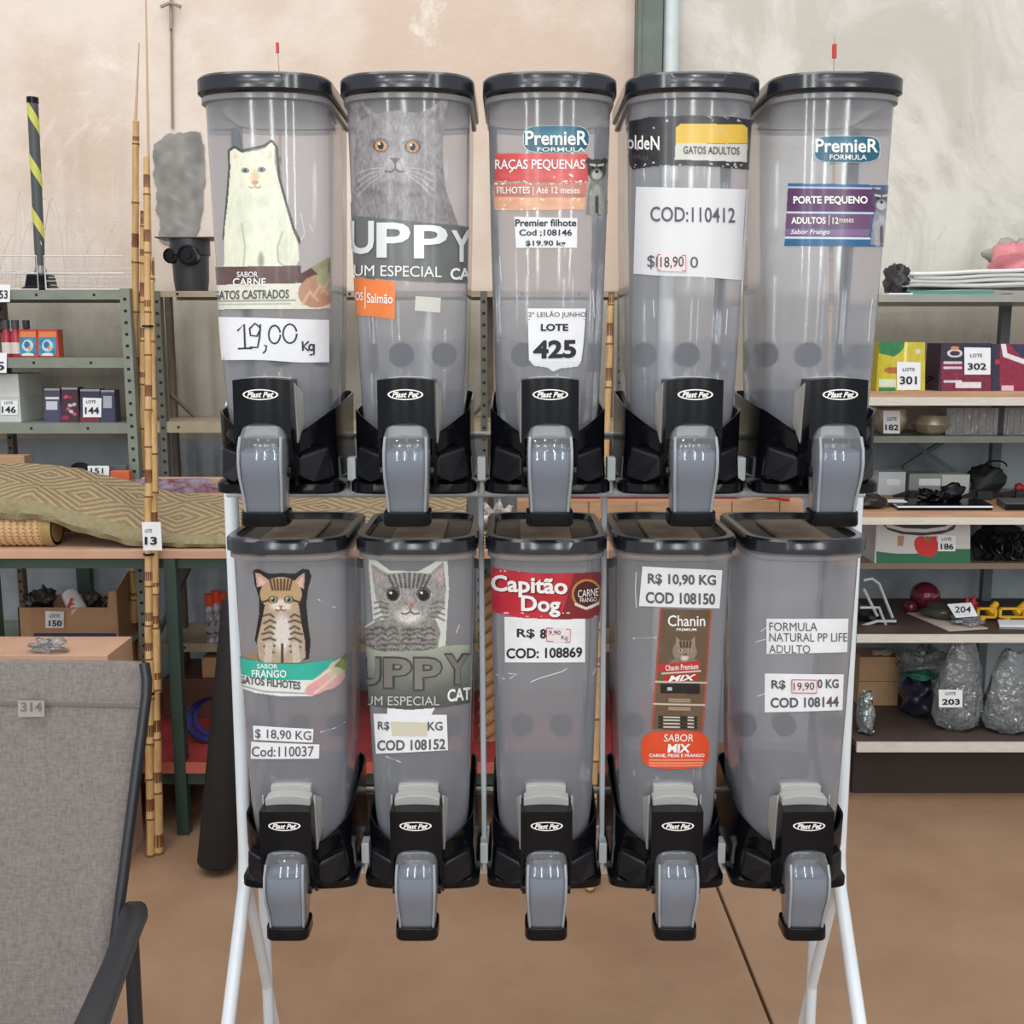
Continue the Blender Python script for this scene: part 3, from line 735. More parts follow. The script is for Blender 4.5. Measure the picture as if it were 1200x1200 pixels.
text('COD:110412', (764, 243, 859, 260.5), f, GINK, o, .0036, bold=.008, rot=1); text('$', (760.5, 299, 769, 315), f, GINK, o, .0036); text('1', (770.5, 301, 774, 313), f, GINK, o, .0036); text('0', (808.5, 301, 817.5, 314), f, GINK, o, .0036)
p = paper([(772, 297), (805, 298.5), (804.5, 319), (772, 317.5)], f, mat('pinkish_paper', (232, 220, 224), .6), o, .0042)
mb = stroke([(773, 298.5), (803.5, 299.5), (803.5, 317.5), (773, 316.5)], 1, f, RINK, False, .0050, closed=True); obj('sticker_border', mb, RINK, o)
text('18,90', (776, 301, 801, 315), f, HW, o, .0052, rot=-2)

# ---- top row 5
d = D[0][4]; f = dmap(4, 0)
badge(4, 0, (953.5, 159, 1031, 191), (956, 163, 1027, 179), (972, 181.5, 1014, 187.5), d)
C = Canvas(917, 212, 1057, 292, 1.4, (34, 94, 140))
C.poly([(924, 214.5), (1055, 217), (1047, 289.5), (919.5, 288.6)], (36, 96, 142))
C.poly([(924, 221), (1028, 222), (1027, 248), (922, 247)], (88, 44, 92), show=False); C.line([(924, 219.5), (1030, 221)], 1.2, (196, 186, 212)); C.line([(922, 249), (1022, 250)], 1.2, (222, 216, 228))
C.poly([(922, 251), (1021, 252), (1019, 268), (921, 267)], (108, 74, 108), show=False); C.poly([(921, 268), (1019, 269), (1017, 277), (920, 276)], (132, 98, 138), show=False); C.line([(920, 278.5), (1018, 279.5)], 1.6, (220, 222, 232))
a0 = C.a.copy(); schnauzer(C, 1032, 220, 13, (142, 142, 150), (72, 72, 84)); C.a = a0; C.noise(C.X > 1017, 12, .5, .3)
o = C.build('dog_label', f, PRINT, d, .0014, label='purple and blue label with a grey dog')
text('PORTE PEQUENO', (931, 230, 1015, 240.5), f, WINK, o, .0026, bold=.03); text('ADULTOS', (928.5, 254.5, 967.5, 262.5), f, WINK, o, .0026, bold=.03); text('12', (975, 255, 982, 262.5), f, WINK, o, .0026, bold=.02)
text('meses', (983, 256.5, 999, 261), f, WINK, o, .0026); stroke([(971.5, 252), (971, 264)], .8, f, WINK, o, .0026); text('Sabor Frango', (928, 269, 972, 276), f, WINK, o, .0026, bold=.01, shear=.2)

# ---- lower row 1: kitten
d = D[1][0]; f = dmap(0, 1)
C = Canvas(292, 662, 368, 782, 1.6, (186, 170, 152))
C.poly([(297, 668), (303, 666), (316, 672), (332, 671), (345, 672), (354, 666), (362, 667), (365, 675), (361, 690), (359, 708), (361, 730), (364, 752), (362, 772), (352, 774), (346, 735), (310, 735), (304, 760), (299, 750), (304, 720), (304, 700), (299, 685)], (22, 22, 28))
body = [(311, 710), (307, 730), (302, 752), (304, 772), (310, 777), (350, 777), (358, 770), (357, 750), (353, 730), (350, 708)]
C.poly(body, (178, 160, 138)); C.ell(331, 742, 13, 28, (216, 210, 206), soft=.4)
for y in range(722, 768, 7):
    for s in (-1, 1): C.line([(331+s*(8+y%3), y+rnd.uniform(-1, 1)), (331+s*14, y-2.5), (331+s*(20+y%4), y+rnd.uniform(-1, 2))], 1.7, (66, 54, 48), .75)
C.line([(316, 756), (314, 777)], 8, (196, 186, 172)); C.line([(346, 756), (348, 777)], 8, (196, 186, 172)); C.line([(331, 755), (331, 778)], 2, (60, 52, 48))
C.poly([(302, 688), (300, 671), (305, 672), (322, 684)], (188, 160, 146)); C.poly([(342, 683), (353, 673), (357, 671), (356, 690)], (188, 160, 146)); C.poly([(305, 686), (303, 675), (315, 684)], (222, 182, 176)); C.poly([(346, 685), (355, 675), (354, 688)], (222, 182, 176))
C.ell(329.5, 696, 24, 20, (186, 156, 120), show=True); C.ell(329.5, 709, 15, 9, (222, 212, 204), soft=.4)
for i in range(-3, 4): C.line([(329.5+i*4.2, 679), (329.5+i*3.2, 691)], 1.6, (86, 62, 42))
for s in (-1, 1):
    C.line([(329.5+s*14, 703), (329.5+s*23, 706)], 1.4, (60, 46, 36)); eye(C, 329.5+s*9, 702.5, 4.3, (150, 150, 120), (54, 42, 34))
C.poly([(326.5, 709.5), (332.5, 709.5), (329.5, 713)], (190, 120, 110)); C.line([(329.5, 712), (329.5, 714), (326.5, 715.6), (323.5, 714.6)], .7, (110, 86, 76)); C.line([(329.5, 714), (332.5, 715.6), (335.5, 714.6)], .7, (110, 86, 76))
C.noise(C.pm(body), 12, .6, .3)
C.build('kitten_picture', f, PRINT, d, .0014, label='striped kitten picture with a thick black outline')
C = Canvas(274, 752, 416, 820, 1.4, (40, 180, 160))
C.poly([(276, 766), (290, 772), (320, 777), (350, 777.5), (384, 773), (390, 770), (386, 800), (360, 801), (320, 800), (278, 793)], (46, 178, 160)); C.poly([(277, 788), (300, 794), (330, 797), (386, 796), (366, 816), (330, 816), (300, 812), (279, 805)], (228, 230, 228))
C.line([(280, 802), (310, 810), (362, 812.5)], .9, (150, 160, 170)); C.poly([(282, 768), (302, 764), (304, 775)], (150, 124, 96))
C.ell(372, 805, 16, 8, (220, 164, 166), rot=-24, show=True); C.ell(388, 794, 18, 12, (222, 176, 172), rot=-38, show=True); C.ell(394, 783, 14, 9, (206, 200, 176), rot=-48, show=True); C.poly([(390, 781), (402, 768), (408, 756), (415, 757), (410, 768), (408, 784)], (122, 142, 74)); C.ell(403, 779, 6, 6, (150, 164, 100), show=True)
C.line([(368, 812), (392, 792)], 2, (238, 202, 200)); C.line([(360, 802), (385, 785)], 2, (242, 214, 206)); C.noise(C.a, 5, .2, .2)
o = C.build('flavour_band', f, PRINT, d, .0020, label='teal and white flavour band with pink meat picture')
text('SABOR', (303, 777.5, 326, 783), f, WINK, o, .003, bold=.01); text('FRANGO', (297, 784.5, 336, 793.5), f, WINK, o, .003, bold=.015)
text('GATOS FILHOTES', (282.5, 794.5, 352, 804), f, GINK, o, .003, bold=.03, rot=6)
o = paper([(297.5, 850), (366.8, 853.9), (366, 869.9), (298.5, 866.7)], f, WHITE, d, .0018, label='white price strip'); text('$ 18,90 KG', (300.7, 855, 364, 867), f, GINK, o, .0028, bold=.008, rot=2.5)
o = paper([(295.9, 868.8), (373.5, 872), (373, 888.5), (295.3, 889)], f, WHITE, d, .0022, label='white code strip'); text('Cod:110037', (297, 874, 367, 886), f, GINK, o, .0032, bold=.008, rot=-.5)

# ---- lower row 2: tabby
d = D[1][1]; f = dmap(1, 1)
C = Canvas(418, 650, 553, 834, 1.4, (150, 150, 148))
C.poly([(421, 738), (438, 727), (436, 705), (433, 670), (433, 654), (441, 655), (458, 668), (490, 669), (506, 660), (518, 652), (524, 653), (526, 690), (524, 720), (522, 756), (550, 755), (551, 824), (520, 829), (479, 832), (445, 829), (422, 824)], (204, 210, 204))
head = [(441, 700), (438, 680), (436, 660), (455, 672), (480, 670), (503, 672), (519, 658), (522, 690), (520, 712), (508, 728), (480, 736), (452, 728)]
C.poly(head, (150, 148, 148)); body = [(421, 745), (430, 735), (445, 726), (510, 726), (516, 740), (512, 762), (440, 766), (421, 758)]
C.poly(body, (138, 136, 134)); C.poly([(441, 684), (439, 666), (452, 676)], (176, 160, 158)); C.poly([(506, 676), (518, 664), (519, 686)], (176, 160, 158))
for i in range(-4, 5): C.line([(480+i*6, 672+abs(i)*.6), (480+i*4.4, 688)], 1.8, (86, 84, 86))
for s in (-1, 1):
    for q in range(4): C.line([(480+s*25, 708+q*5), (480+s*33, 705+q*6), (480+s*40, 706+q*7)], 1.5, (92, 90, 92), .7)
C.ell(480, 722, 20, 12, (206, 204, 202), soft=.5); C.ell(480, 705, 6, 12, (168, 160, 156), soft=.6)
for x in (461, 496.5): C.ell(x, 697, 9.4, 8.4, (190, 190, 186)); C.ell(x, 696, 8.6, 8.2, (60, 58, 58)); C.ell(x, 697, 8.2, 8, (96, 102, 96)); C.ell(x, 697, 6, 6.4, (14, 16, 16)); C.ell(x-2.4, 694.5, 1.6, 1.6, (240, 240, 240))
C.poly([(475, 707), (487, 707), (481, 713)], (168, 128, 122)); C.line([(481, 712), (481, 716.5), (476, 719.5), (471, 718.5)], 1, (84, 80, 80)); C.line([(481, 716.5), (486, 719.5), (491, 718.5)], 1, (84, 80, 80))
for y in range(738, 764, 6):
    for x in range(426, 508, 14): C.line([(x+rnd.uniform(-4, 4), y+rnd.uniform(-2, 2)), (x+8, y-2+rnd.uniform(-2, 2)), (x+13, y+rnd.uniform(-2, 2))], 1.8, (88, 86, 84), .8)
m = C.pm(head) | C.pm(body); C.noise(m, 26, .8, .4); C.noise(m, 10, .15, .15)
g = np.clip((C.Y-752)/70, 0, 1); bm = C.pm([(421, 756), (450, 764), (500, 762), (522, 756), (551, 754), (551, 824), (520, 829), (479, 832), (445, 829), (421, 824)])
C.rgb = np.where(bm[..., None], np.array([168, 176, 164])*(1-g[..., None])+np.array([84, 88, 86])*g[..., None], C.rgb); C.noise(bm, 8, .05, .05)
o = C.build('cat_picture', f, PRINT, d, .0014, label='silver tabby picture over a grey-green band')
DK = mat('dark_outline_film', (70, 72, 74), .3); GR = mat('brushed_letter_film', (150, 156, 160), .22, .7)
B = [('U', (424, 770, 448, 803)), ('P', (451, 770, 483, 806)), ('P', (485, 770, 517, 808)), ('Y', (520, 766, 549, 802))]
for s, bx in B: text(s, (bx[0]-1, bx[1]-1, bx[2]+1, bx[3]+1), f, DK, o, .0024, bold=.06, maxe=4)
for s, bx in B: text(s, (bx[0]+1, bx[1]+1, bx[2]-1, bx[3]-1), f, GR, o, .0034, bold=.025, maxe=4)
text('IUM ESPECIAL', (427, 815.5, 514, 826), f, mat('pale_ink', (196, 200, 200), .5), o, .003, rot=0); text('CAT', (523, 806, 549.5, 821), f, WINK, o, .003, bold=.03, rot=-6)
o = paper([(455, 828), (510, 828), (505, 838), (454, 838)], f, WHITE, d, .0012, label='torn edge of an older label')
o = paper([(439, 836), (522.5, 837.3), (524, 878.7), (442, 883)], f, WHITE, d, .0022, label='white price and code label')
text('R$', (444.7, 845, 458, 856), f, GINK, o, .0032, bold=.02); text('KG', (501, 845, 517.5, 855.5), f, GINK, o, .0032, bold=.02); text('COD 108152', (444, 866, 520.7, 878.5), f, GINK, o, .0032, bold=.025, rot=-1.5)
paper([(459, 845), (501, 846), (500.5, 862), (461, 861.5)], f, mat('yellowed_tape', (206, 202, 184), .5), o, .0030)

# ---- lower row 3
d = D[1][2]; f = dmap(2, 1)
C = Canvas(574, 662, 707, 728, 1.4, (190, 36, 58))
C.poly([(576.5, 664.5), (600, 668), (635, 672), (670, 671), (705, 670), (706, 700), (704, 720), (690, 725), (655, 726), (610, 724), (577, 717)], (190, 38, 58)); C.noise(C.a, 12, .04, .1)
C.poly([(673, 668), (710, 668), (710, 730), (655, 730)], (124, 34, 38), show=False)
for r_, c in ((17.5, (196, 134, 74)), (15, (74, 26, 30))): C.ell(686.7, 696, r_, r_, c)
C.line([(674, 708), (686, 713), (700, 707)], 2.5, (220, 214, 208))
for i in range(16): C.ell(rnd.uniform(580, 704), rnd.choice([669, 722, 718]), rnd.uniform(.6, 2.2), .7, (240, 220, 220))
o = C.build('brand_band', f, PRINT, d, .0018, label='red band with a gold ringed seal')
for s, bx in (('Capitão', (577.5, 675, 664, 700)), ('Dog', (612, 698, 656, 722))):
    text(s, (bx[0]+1, bx[1]+1.2, bx[2]+1.5, bx[3]+1.5), f, mat('dark_red_ink', (120, 20, 34), .5), o, .0026, bold=.045, rot=2.5); text(s, bx, f, WINK, o, .0034, bold=.03, rot=2.5)
text('CARNE', (675.5, 690, 699, 699), f, WINK, o, .0034, bold=.0, rot=-6); text('FRANGO', (678, 700, 697, 705), f, WINK, o, .0034, rot=-4)
o = paper([(592, 722.7), (685, 724.8), (684.8, 776), (592.5, 776)], f, WHITE, d, .0014, label='white price label')
text('R$', (606.7, 736.5, 627, 748), f, INK, o, .0024, bold=.02, rot=1); text('8', (633, 736.5, 640, 748), f, INK, o, .0024, bold=.03); text('COD: 108869', (594.7, 758.5, 681, 771), f, INK, o, .0024, bold=.025, rot=-1)
paper([(640, 734.5), (667.5, 736.5), (667, 752.5), (640, 751)], f, mat('pinkish_paper', (232, 220, 224), .6), o, .003)
mb = stroke([(640.5, 735.2), (667, 737), (666.5, 752), (640.5, 750.5)], 1, f, RINK, False, .0038, closed=True); obj('sticker_border', mb, RINK, o)
text('9,90', (643, 738, 656, 744), f, HW, o, .004); text('Kg', (657, 744, 664, 750), f, HW, o, .004)

# ---- lower row 4
d = D[1][3]; f = dmap(3, 1)
C = Canvas(761, 710, 836, 860, 1.5, (98, 82, 68))
C.poly([(773.3, 712.5), (833.3, 714.7), (824, 857), (763.5, 854)], (168, 74, 60)); C.poly([(776, 713), (831, 715), (821.5, 856), (766, 854)], (100, 82, 64), show=False); m0 = C.a.copy(); C.noise(C.a, 6, .05, .05)
C.ell(802, 763, 14, 13, (142, 124, 108)); C.poly([(792, 757), (792, 745), (800, 754)], (150, 132, 118)); C.poly([(805, 754), (814, 745), (814, 758)], (150, 132, 118)); C.ell(802, 778, 18, 8, (128, 112, 98))
for i in (-6, -2, 2, 6): C.line([(803+i, 752), (803+i*.8, 758)], 1.4, (60, 48, 40))
for x in (797, 808): C.ell(x, 762, 2.4, 2, (190, 186, 140)); C.ell(x, 762, 1.1, 1.5, (20, 18, 16))
C.ell(802.5, 767, 2, 1.4, (70, 50, 46)); C.ell(802, 771, 6, 4, (206, 198, 190), soft=.5)
C.poly([(773, 778), (819, 774), (820, 785), (772, 787)], (186, 46, 48)); C.poly([(778, 791), (818, 788), (818, 796), (778, 799)], (178, 40, 46)); C.line([(776, 789), (820, 786)], 1, (222, 206, 190))
C.poly([(774, 801), (819, 800), (819, 813), (774, 812)], (22, 22, 26)); C.line([(768, 798.5), (828, 800)], 1.1, (206, 196, 180)); C.line([(766, 824.5), (826, 826)], 1.1, (206, 196, 180))
for y in (819, 821.5, 829, 831): C.line([(784, y), (808, y+.6)], .8, (180, 168, 150), .8)
for y in (840, 843.5, 847.5, 851.5): C.line([(773, y), (815, y+.8)], 2.6, (34, 30, 28)); C.line([(778, y), (796, y+.4)], .9, (214, 206, 196)); C.line([(806, y+.2), (812, y+.5)], .9, (214, 206, 196))
C.poly([(782, 805), (787, 805), (787, 809), (782, 809)], (170, 200, 190)); C.a &= m0
o = C.build('cat_food_panel', f, PRINT, d, .0014, label='tall brown packet panel with a cat face')
text('Chanin', (782.7, 720.5, 825, 733.5), f, WINK, o, .0026, bold=.01); text('PREMIUM', (792.5, 735.8, 815, 738.8), f, WINK, o, .0026, bold=.02)
text('Chanin Premium', (780, 778, 817, 784.5), f, WINK, o, .0026, bold=.01, rot=-3); text('MIX', (783, 790.5, 815, 797.5), f, WINK, o, .0026, bold=.03, shear=.3, rot=-3)
o = paper([(754, 663.5), (844.8, 668), (841.6, 712.8), (749.9, 709.9)], f, WHITE, d, .0024, label='white price and code label')
text('R$ 10,90 KG', (760.5, 672.5, 837, 686.5), f, GINK, o, .0034, bold=.028, rot=1.5); text('COD 108150', (758, 694, 836, 707.5), f, GINK, o, .0034, bold=.028, rot=1.5)
C = Canvas(750, 853, 831, 903, 1.5, (214, 74, 40)); d_ = np.abs((C.X-791)/38.8)**4.2+np.abs((C.Y-878)/22.4)**3.2
C.put(d_ < 1, (214, 74, 38)); C.noise(C.a, 5, .06, .06)
for y in (890, 893.5, 896.5): C.line([(762, y), (822, y)], .8, (236, 176, 150), .8)
o = C.build('flavour_badge', f, PRINT, d, .0026, label='orange-red rounded flavour badge')
text('SABOR', (778, 859.5, 811, 868), f, WINK, o, .0036, shear=.1, bold=.0); text('MIX', (782, 871, 808, 881), f, WINK, o, .0036, bold=.035, shear=.1); text('CARNE, PEIXE E FRANGO', (762, 882.5, 823.5, 887), f, WINK, o, .0036, bold=.02)

# ---- lower row 5
d = D[1][4]; f = dmap(4, 1)
o = paper([(899, 724.8), (993, 724.8), (991.5, 764), (899, 766)], f, WHITE, d, .0018, label='white label with the feed name')
for s, bx in (('FORMULA', (902.7, 729, 957, 739)), ('NATURAL PP LIFE', (902.7, 741.5, 991, 751.5)), ('ADULTO', (902.5, 755.5, 948.8, 765))): text(s, bx, f, GINK, o, .0028, bold=.0)
o = paper([(897, 789), (987.5, 790), (986, 832), (897, 834.5)], f, WHITE, d, .0018, label='white price and code label')
text('R$', (905, 796.5, 921, 808), f, GINK, o, .0028, bold=.028); text('0 KG', (957, 795.5, 981, 806), f, GINK, o, .0028, bold=.028); text('COD 108144', (904, 816.5, 981, 828.5), f, GINK, o, .0028, bold=.028, rot=-1)
paper([(927.5, 795), (956.5, 795.5), (956, 812), (927.5, 811.5)], f, mat('pinkish_paper', (232, 220, 224), .6), o, .0034)
mb = stroke([(928, 795.8), (956, 796.2), (955.5, 811.4), (928, 811)], 1, f, RINK, False, .0042, closed=True); obj('sticker_border', mb, RINK, o)
text('19,90', (930, 799, 953, 809), f, HW, o, .0044, rot=-2)

# glints along wrinkles in the clear tape, painted on as pale strokes
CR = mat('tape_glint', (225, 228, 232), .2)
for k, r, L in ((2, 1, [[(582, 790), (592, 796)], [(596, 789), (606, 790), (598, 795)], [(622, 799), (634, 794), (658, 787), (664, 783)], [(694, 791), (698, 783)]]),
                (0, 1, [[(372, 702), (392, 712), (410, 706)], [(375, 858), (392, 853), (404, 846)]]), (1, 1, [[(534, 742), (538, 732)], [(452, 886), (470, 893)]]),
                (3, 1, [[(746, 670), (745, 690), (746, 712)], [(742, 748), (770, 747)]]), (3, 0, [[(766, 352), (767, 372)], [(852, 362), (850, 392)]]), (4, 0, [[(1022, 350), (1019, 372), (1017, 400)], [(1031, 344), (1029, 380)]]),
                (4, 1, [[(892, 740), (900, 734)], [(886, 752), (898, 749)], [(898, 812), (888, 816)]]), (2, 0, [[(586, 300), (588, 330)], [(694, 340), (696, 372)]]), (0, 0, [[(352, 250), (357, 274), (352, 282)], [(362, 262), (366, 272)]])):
    for q in L: stroke(q, .9, dmap(k, r), CR, D[r][k], .0008, name='painted_glint')
# ------------------------------------------------------------------ helpers for goods on shelves
def bx(px0, px1, py0, py1, Y, d, z0=None, z1=None):
    x0 = P(px0, (py0+py1)/2, Y)[0]; x1 = P(px1, (py0+py1)/2, Y)[0]
    return (x0, x1, Y, Y+d, Zp(py1, Y) if z0 is None else z0, Zp(py0, Y) if z1 is None else z1)
def tag(parent, q, Y, lines, off=.002, paperm=None):
    """paper tag: q = (x0, y0, x1, y1) ; lines = [(string, box, bold)]"""
    f = plane_map(Y); x0, y0, x1, y1 = q
    o = paper([(x0, y0), (x1, y0+.6), (x1-.4, y1), (x0+.3, y1)], f, paperm or WHITE, parent, off, 2, 2, name='paper_tag', label='white paper lot tag')
    lev = parent.parent is not None
    for s, b, bo in lines: text(s, b, f, INK, parent if lev else o, off+.0015, bold=bo, maxe=0)
    return o
def sbox(name, label, cat, px0, px1, py0, Y, d, zb, col, group=None, bevel=.002, rough=.5, py1=None, rz=0, **kw):
    """plain carton or tin standing at height zb"""
    a = bx(px0, px1, py0, py0+1, Y, d, z0=zb); mb = MB(); mb.box(a[0], a[1], a[2], a[3], zb, Zp(py0, Y), rz=rz)
    t = thing(name, label, cat, ((a[0]+a[1])/2, Y+d/2, zb), group)
    m = col if not isinstance(col, tuple) else mat('col_%d_%d_%d' % col, col, rough, noise=.08)
    obj('body', mb, m, t, bevel=bevel); return t, a
GREYST = mat('grey_shelf_steel', (124, 130, 120), .45, noise=.12, nscale=12)
TANST = mat('tan_shelf_steel', (150, 138, 116), .5, noise=.15, nscale=9)
BROWNST = mat('brown_steel', (94, 78, 66), .5, noise=.2, nscale=12)
WOOD = mat('pale_pine', (186, 150, 118), .6, col2=(166, 128, 98), nscale=6, stretch=(1, 12, 12))
WEDGE = mat('whitewashed_edge', (206, 200, 190), .6, noise=.08, nscale=20, stretch=(1, 8, 8))
DKWOOD = mat('dark_board', (72, 58, 52), .6, noise=.15, nscale=8)
GREEN = mat('green_enamel', (44, 66, 58), .45, noise=.12, nscale=10)
CARD = mat('corrugated_card', (176, 138, 104), .75, noise=.08, nscale=10)
CARD2 = mat('pinkish_card', (190, 152, 128), .75, noise=.07, nscale=7)
HOLE = mat('punched_hole', (30, 30, 30), .9)
def perforated_post(parent, px, Y, py0, z0, m, w=.032, name='post'):
    X = P(px, 400, Y)[0]; z1 = Zp(py0, Y)
    mb = MB(); mb.box(X-w/2, X+w/2, Y, Y+.003, z0, z1); mb.box(X+w/2-.003, X+w/2, Y+.003, Y+.035, z0, z1)
    p = obj(name, mb, m, parent)
    mb = MB(); z = z1-.03
    while z > z0+.02:
        mb.box(X-.005, X+.005, Y-.0012, Y-.0002, z-.009, z); z -= .038
    obj('punched_holes', mb, HOLE, p, kind='stuff')
    return p
def lipshelf(parent, px0, px1, py0, py1, Y, d, m, name='shelf_board', edge=None):
    a = bx(px0, px1, py0, py1, Y, d); mb = MB()
    mb.box(a[0], a[1], Y, Y+d, a[5]-.004, a[5]); mb.box(a[0], a[1], Y-.0005, Y+.002, a[4], a[5])
    mb.box(a[0], a[1], Y+d-.002, Y+d, a[4], a[5])
    o = obj(name, mb, m, parent)
    mb = MB(); n = 0
    x = a[0]+.09
    while x < a[1]-.02:
        mb.box(x-.004, x+.004, Y-.0018, Y-.0007, (a[4]+a[5])/2-.004, (a[4]+a[5])/2+.004); x += .19
    obj('punched_holes', mb, HOLE, o, kind='stuff')
    return a[5]

# ------------------------------------------------------------------ left steel shelving
SY = 3.58
t = thing('steel_shelving', 'grey-green slotted steel shelving at the left wall holding tins', 'shelving', P(60, 400, SY)[:2]+(0,))
s1 = lipshelf(t, -260, 150, 340, 351, SY, .30, GREYST); s2 = lipshelf(t, -260, 151, 419, 431, SY, .30, GREYST); s3 = lipshelf(t, -260, 152, 496, 508, SY, .30, GREYST)
s4 = lipshelf(t, -260, 155, 753, 763, SY, .30, GREYST)
perforated_post(t, 149, SY-.004, 338, 0, GREYST); perforated_post(t, 3, SY+.27, 338, 0, BROWNST, .02); perforated_post(t, -240, SY-.004, 338, 0, GREYST)
perforated_post(t, 152, SY+.29, 338, 0, GREYST)
for q, tx, py in (((-16, 333, 12, 354), '53', 341), ((-20, 413, 8, 437), '5', 425)):
    tag(t, q, SY-.004, [(tx, (q[2]-13, py-1, q[2]-3, py+9), .02)])
S2Y = 3.60
t = thing('tan_shelving', 'tan painted steel shelving with a diagonal brace, right of the bamboo poles', 'shelving', P(440, 400, S2Y)[:2]+(0,))
u1 = lipshelf(t, 176, 735, 341, 348, S2Y, .28, TANST); u2 = lipshelf(t, 178, 735, 494, 507, S2Y, .28, TANST); u3 = lipshelf(t, 186, 735, 754, 764, S2Y, .28, TANST)
for px in (186, 567, 727): perforated_post(t, px, S2Y-.004, 341, 0, mat('dark_slotted_steel', (88, 86, 78), .5, noise=.15), .022)
for px in (195, 574, 716):
    a = bx(px-3, px+4, 343, 345, S2Y+.2, .03, z0=0); mb = MB(); mb.box(*a); obj('back_post', mb, BROWNST, t)
mb = MB(); mb.tube([P(200, 462, S2Y+.2), P(236, 495, S2Y+.2)], .008, 6); obj('brace', mb, BROWNST, t)
mb = MB(); mb.tube([P(580, 462, S2Y+.2), P(545, 495, S2Y+.2)], .008, 6); obj('brace', mb, BROWNST, t)

# goods on the steel shelving
for i, (px, col) in enumerate(((5, (160, 40, 60)), (16, (176, 44, 66)), (29, (120, 36, 48)))):
    Yb = SY+.05+(.09 if i == 2 else 0); zt_ = Zp(375, Yb); c = P(px, 400, Yb); zb = s2
    t = thing('red_bottle', ['red bottle with a grey cap at the left frame edge, second shelf', 'red bottle with a grey cap and white label beside the orange and blue tin', 'dark capped bottle peeking out behind the left orange and blue tin'][i], 'bottle', (c[0], Yb, zb), 'capped bottles on the second shelf')
    h = zt_-zb
    mb = MB(); mb.lathe((c[0], Yb+.02, zb), [(.0, 0), (.017, 0), (.018, .004), (.018, h*.62), (.010, h*.74), (.009, h*.78)], 16); obj('body', mb, mat('red_label_%d' % i, col, .3), t, smooth=True)
    mb = MB(); mb.lathe((c[0], Yb+.02, zb), [(.0, h*.77), (.012, h*.77), (.012, h), (0, h)], 14); obj('cap', mb, mat('grey_cap', (70, 72, 78), .35), t, smooth=True)
    mb = MB(); mb.lathe((c[0], Yb+.02, zb), [(.0183, h*.1), (.0183, h*.4)], 16); obj('label_band', mb, mat('cream_label', (216, 204, 196), .4), t, smooth=True)
for i, (a, b_) in enumerate(((22, 43), (44, 67))):
    Yb = SY+.06; t, q = sbox('solvent_tin', ['orange and blue solvent tin with a bottle behind it', 'orange and blue solvent tin at the right end of its shelf'][i], 'tin', a, b_, 386, Yb, .045, s2, (200, 84, 60), 'orange and blue tins')
    C = Canvas(a, 386, b_, 417, 2.2, (56, 134, 170)); C.a[:] = True; C.put(C.Y < 388.5, (190, 60, 56)); C.put((C.Y > 388.5) & (C.Y < 395), (226, 134, 66)); C.noise(C.Y > 396, 26, .12, .12)
    C.ell((a+b_)/2, 405, 6.5, 7, (190, 214, 222)); C.ell((a+b_)/2-1, 404, 3.4, 4, (52, 110, 156)); C.ell((a+b_)/2+2, 408, 2, 2.4, (220, 150, 80)); C.line([(a, 386), (a, 417)], 2, (190, 70, 60)); C.line([(b_, 386), (b_, 417)], 2, (190, 70, 60)); C.ell((a+b_)/2, 416, 7, 2.5, (226, 226, 226))
    C.build('printed_front', plane_map(Yb), MATTE, t, .0015)
# white cartons
t, q = sbox('white_carton', 'white carton with lot tag 146, lower of the two at the left', 'box', -30, 23, 466, SY+.04, .2, s3, (196, 200, 196)); zb = q[5]
tag(t, (1, 469, 21, 486), SY+.04, [('LOTE', (5, 470.5, 15, 473.5), .01), ('146', (2, 476, 18.5, 484), .02)])
t, q = sbox('white_carton', 'plain pale carton on top of the carton tagged 146', 'box', -30, 21, 438, SY+.05, .18, Zp(466, SY+.04), (206, 210, 206))
# dark tins, lot 144
cols = [(70, 66, 96), (66, 32, 50), (52, 48, 74), (58, 58, 88)]
for i, (a, b_, top) in enumerate(((52, 70, 455), (72, 91, 454), (94, 117, 456), (118, 134, 457))):
    Yb = SY+.05; t, q = sbox('dark_tin', ['navy tin with white bands, leftmost of the dark tins', 'maroon patterned tin second among the dark tins', 'dark tin behind the white lot tag 144', 'navy tin with grey label, rightmost of the dark tins'][i], 'tin', a, b_, top, Yb, .05, s3, cols[i], 'dark tins on the third shelf')
    C = Canvas(a, top, b_, 495, 2.2, cols[i]); C.a[:] = True; C.put(C.Y < top+2.5, (150, 154, 160))
    if i == 0:
        C.poly([(a+1, 465), (b_-1, 465), (b_-1, 468), (a+1, 468)], (214, 214, 220)); C.poly([(a+2, 470), (b_-3, 470), (b_-3, 480), (a+2, 480)], (196, 196, 208))
    elif i == 1:
        for _ in range(9): C.ell(rnd.uniform(a+2, b_-2), rnd.uniform(460, 492), 2.6, 2, rnd.choice([(150, 40, 64), (190, 80, 100), (180, 184, 190)]), rot=rnd.uniform(-40, 40))
    elif i == 2: C.poly([(a, 488), (b_, 488), (b_, 495), (a, 495)], (120, 36, 52))
    else: C.poly([(a+3, 464), (b_-3, 464), (b_-3, 478), (a+3, 478)], (170, 172, 184))
    C.build('printed_front', plane_map(Yb), MATTE, t, .0015)
    if i == 2: tag(t, (97, 466, 119, 489), Yb, [('LOTE', (101, 469, 112, 472.5), .01), ('144', (99.5, 477, 116, 485), .03)], off=.004)
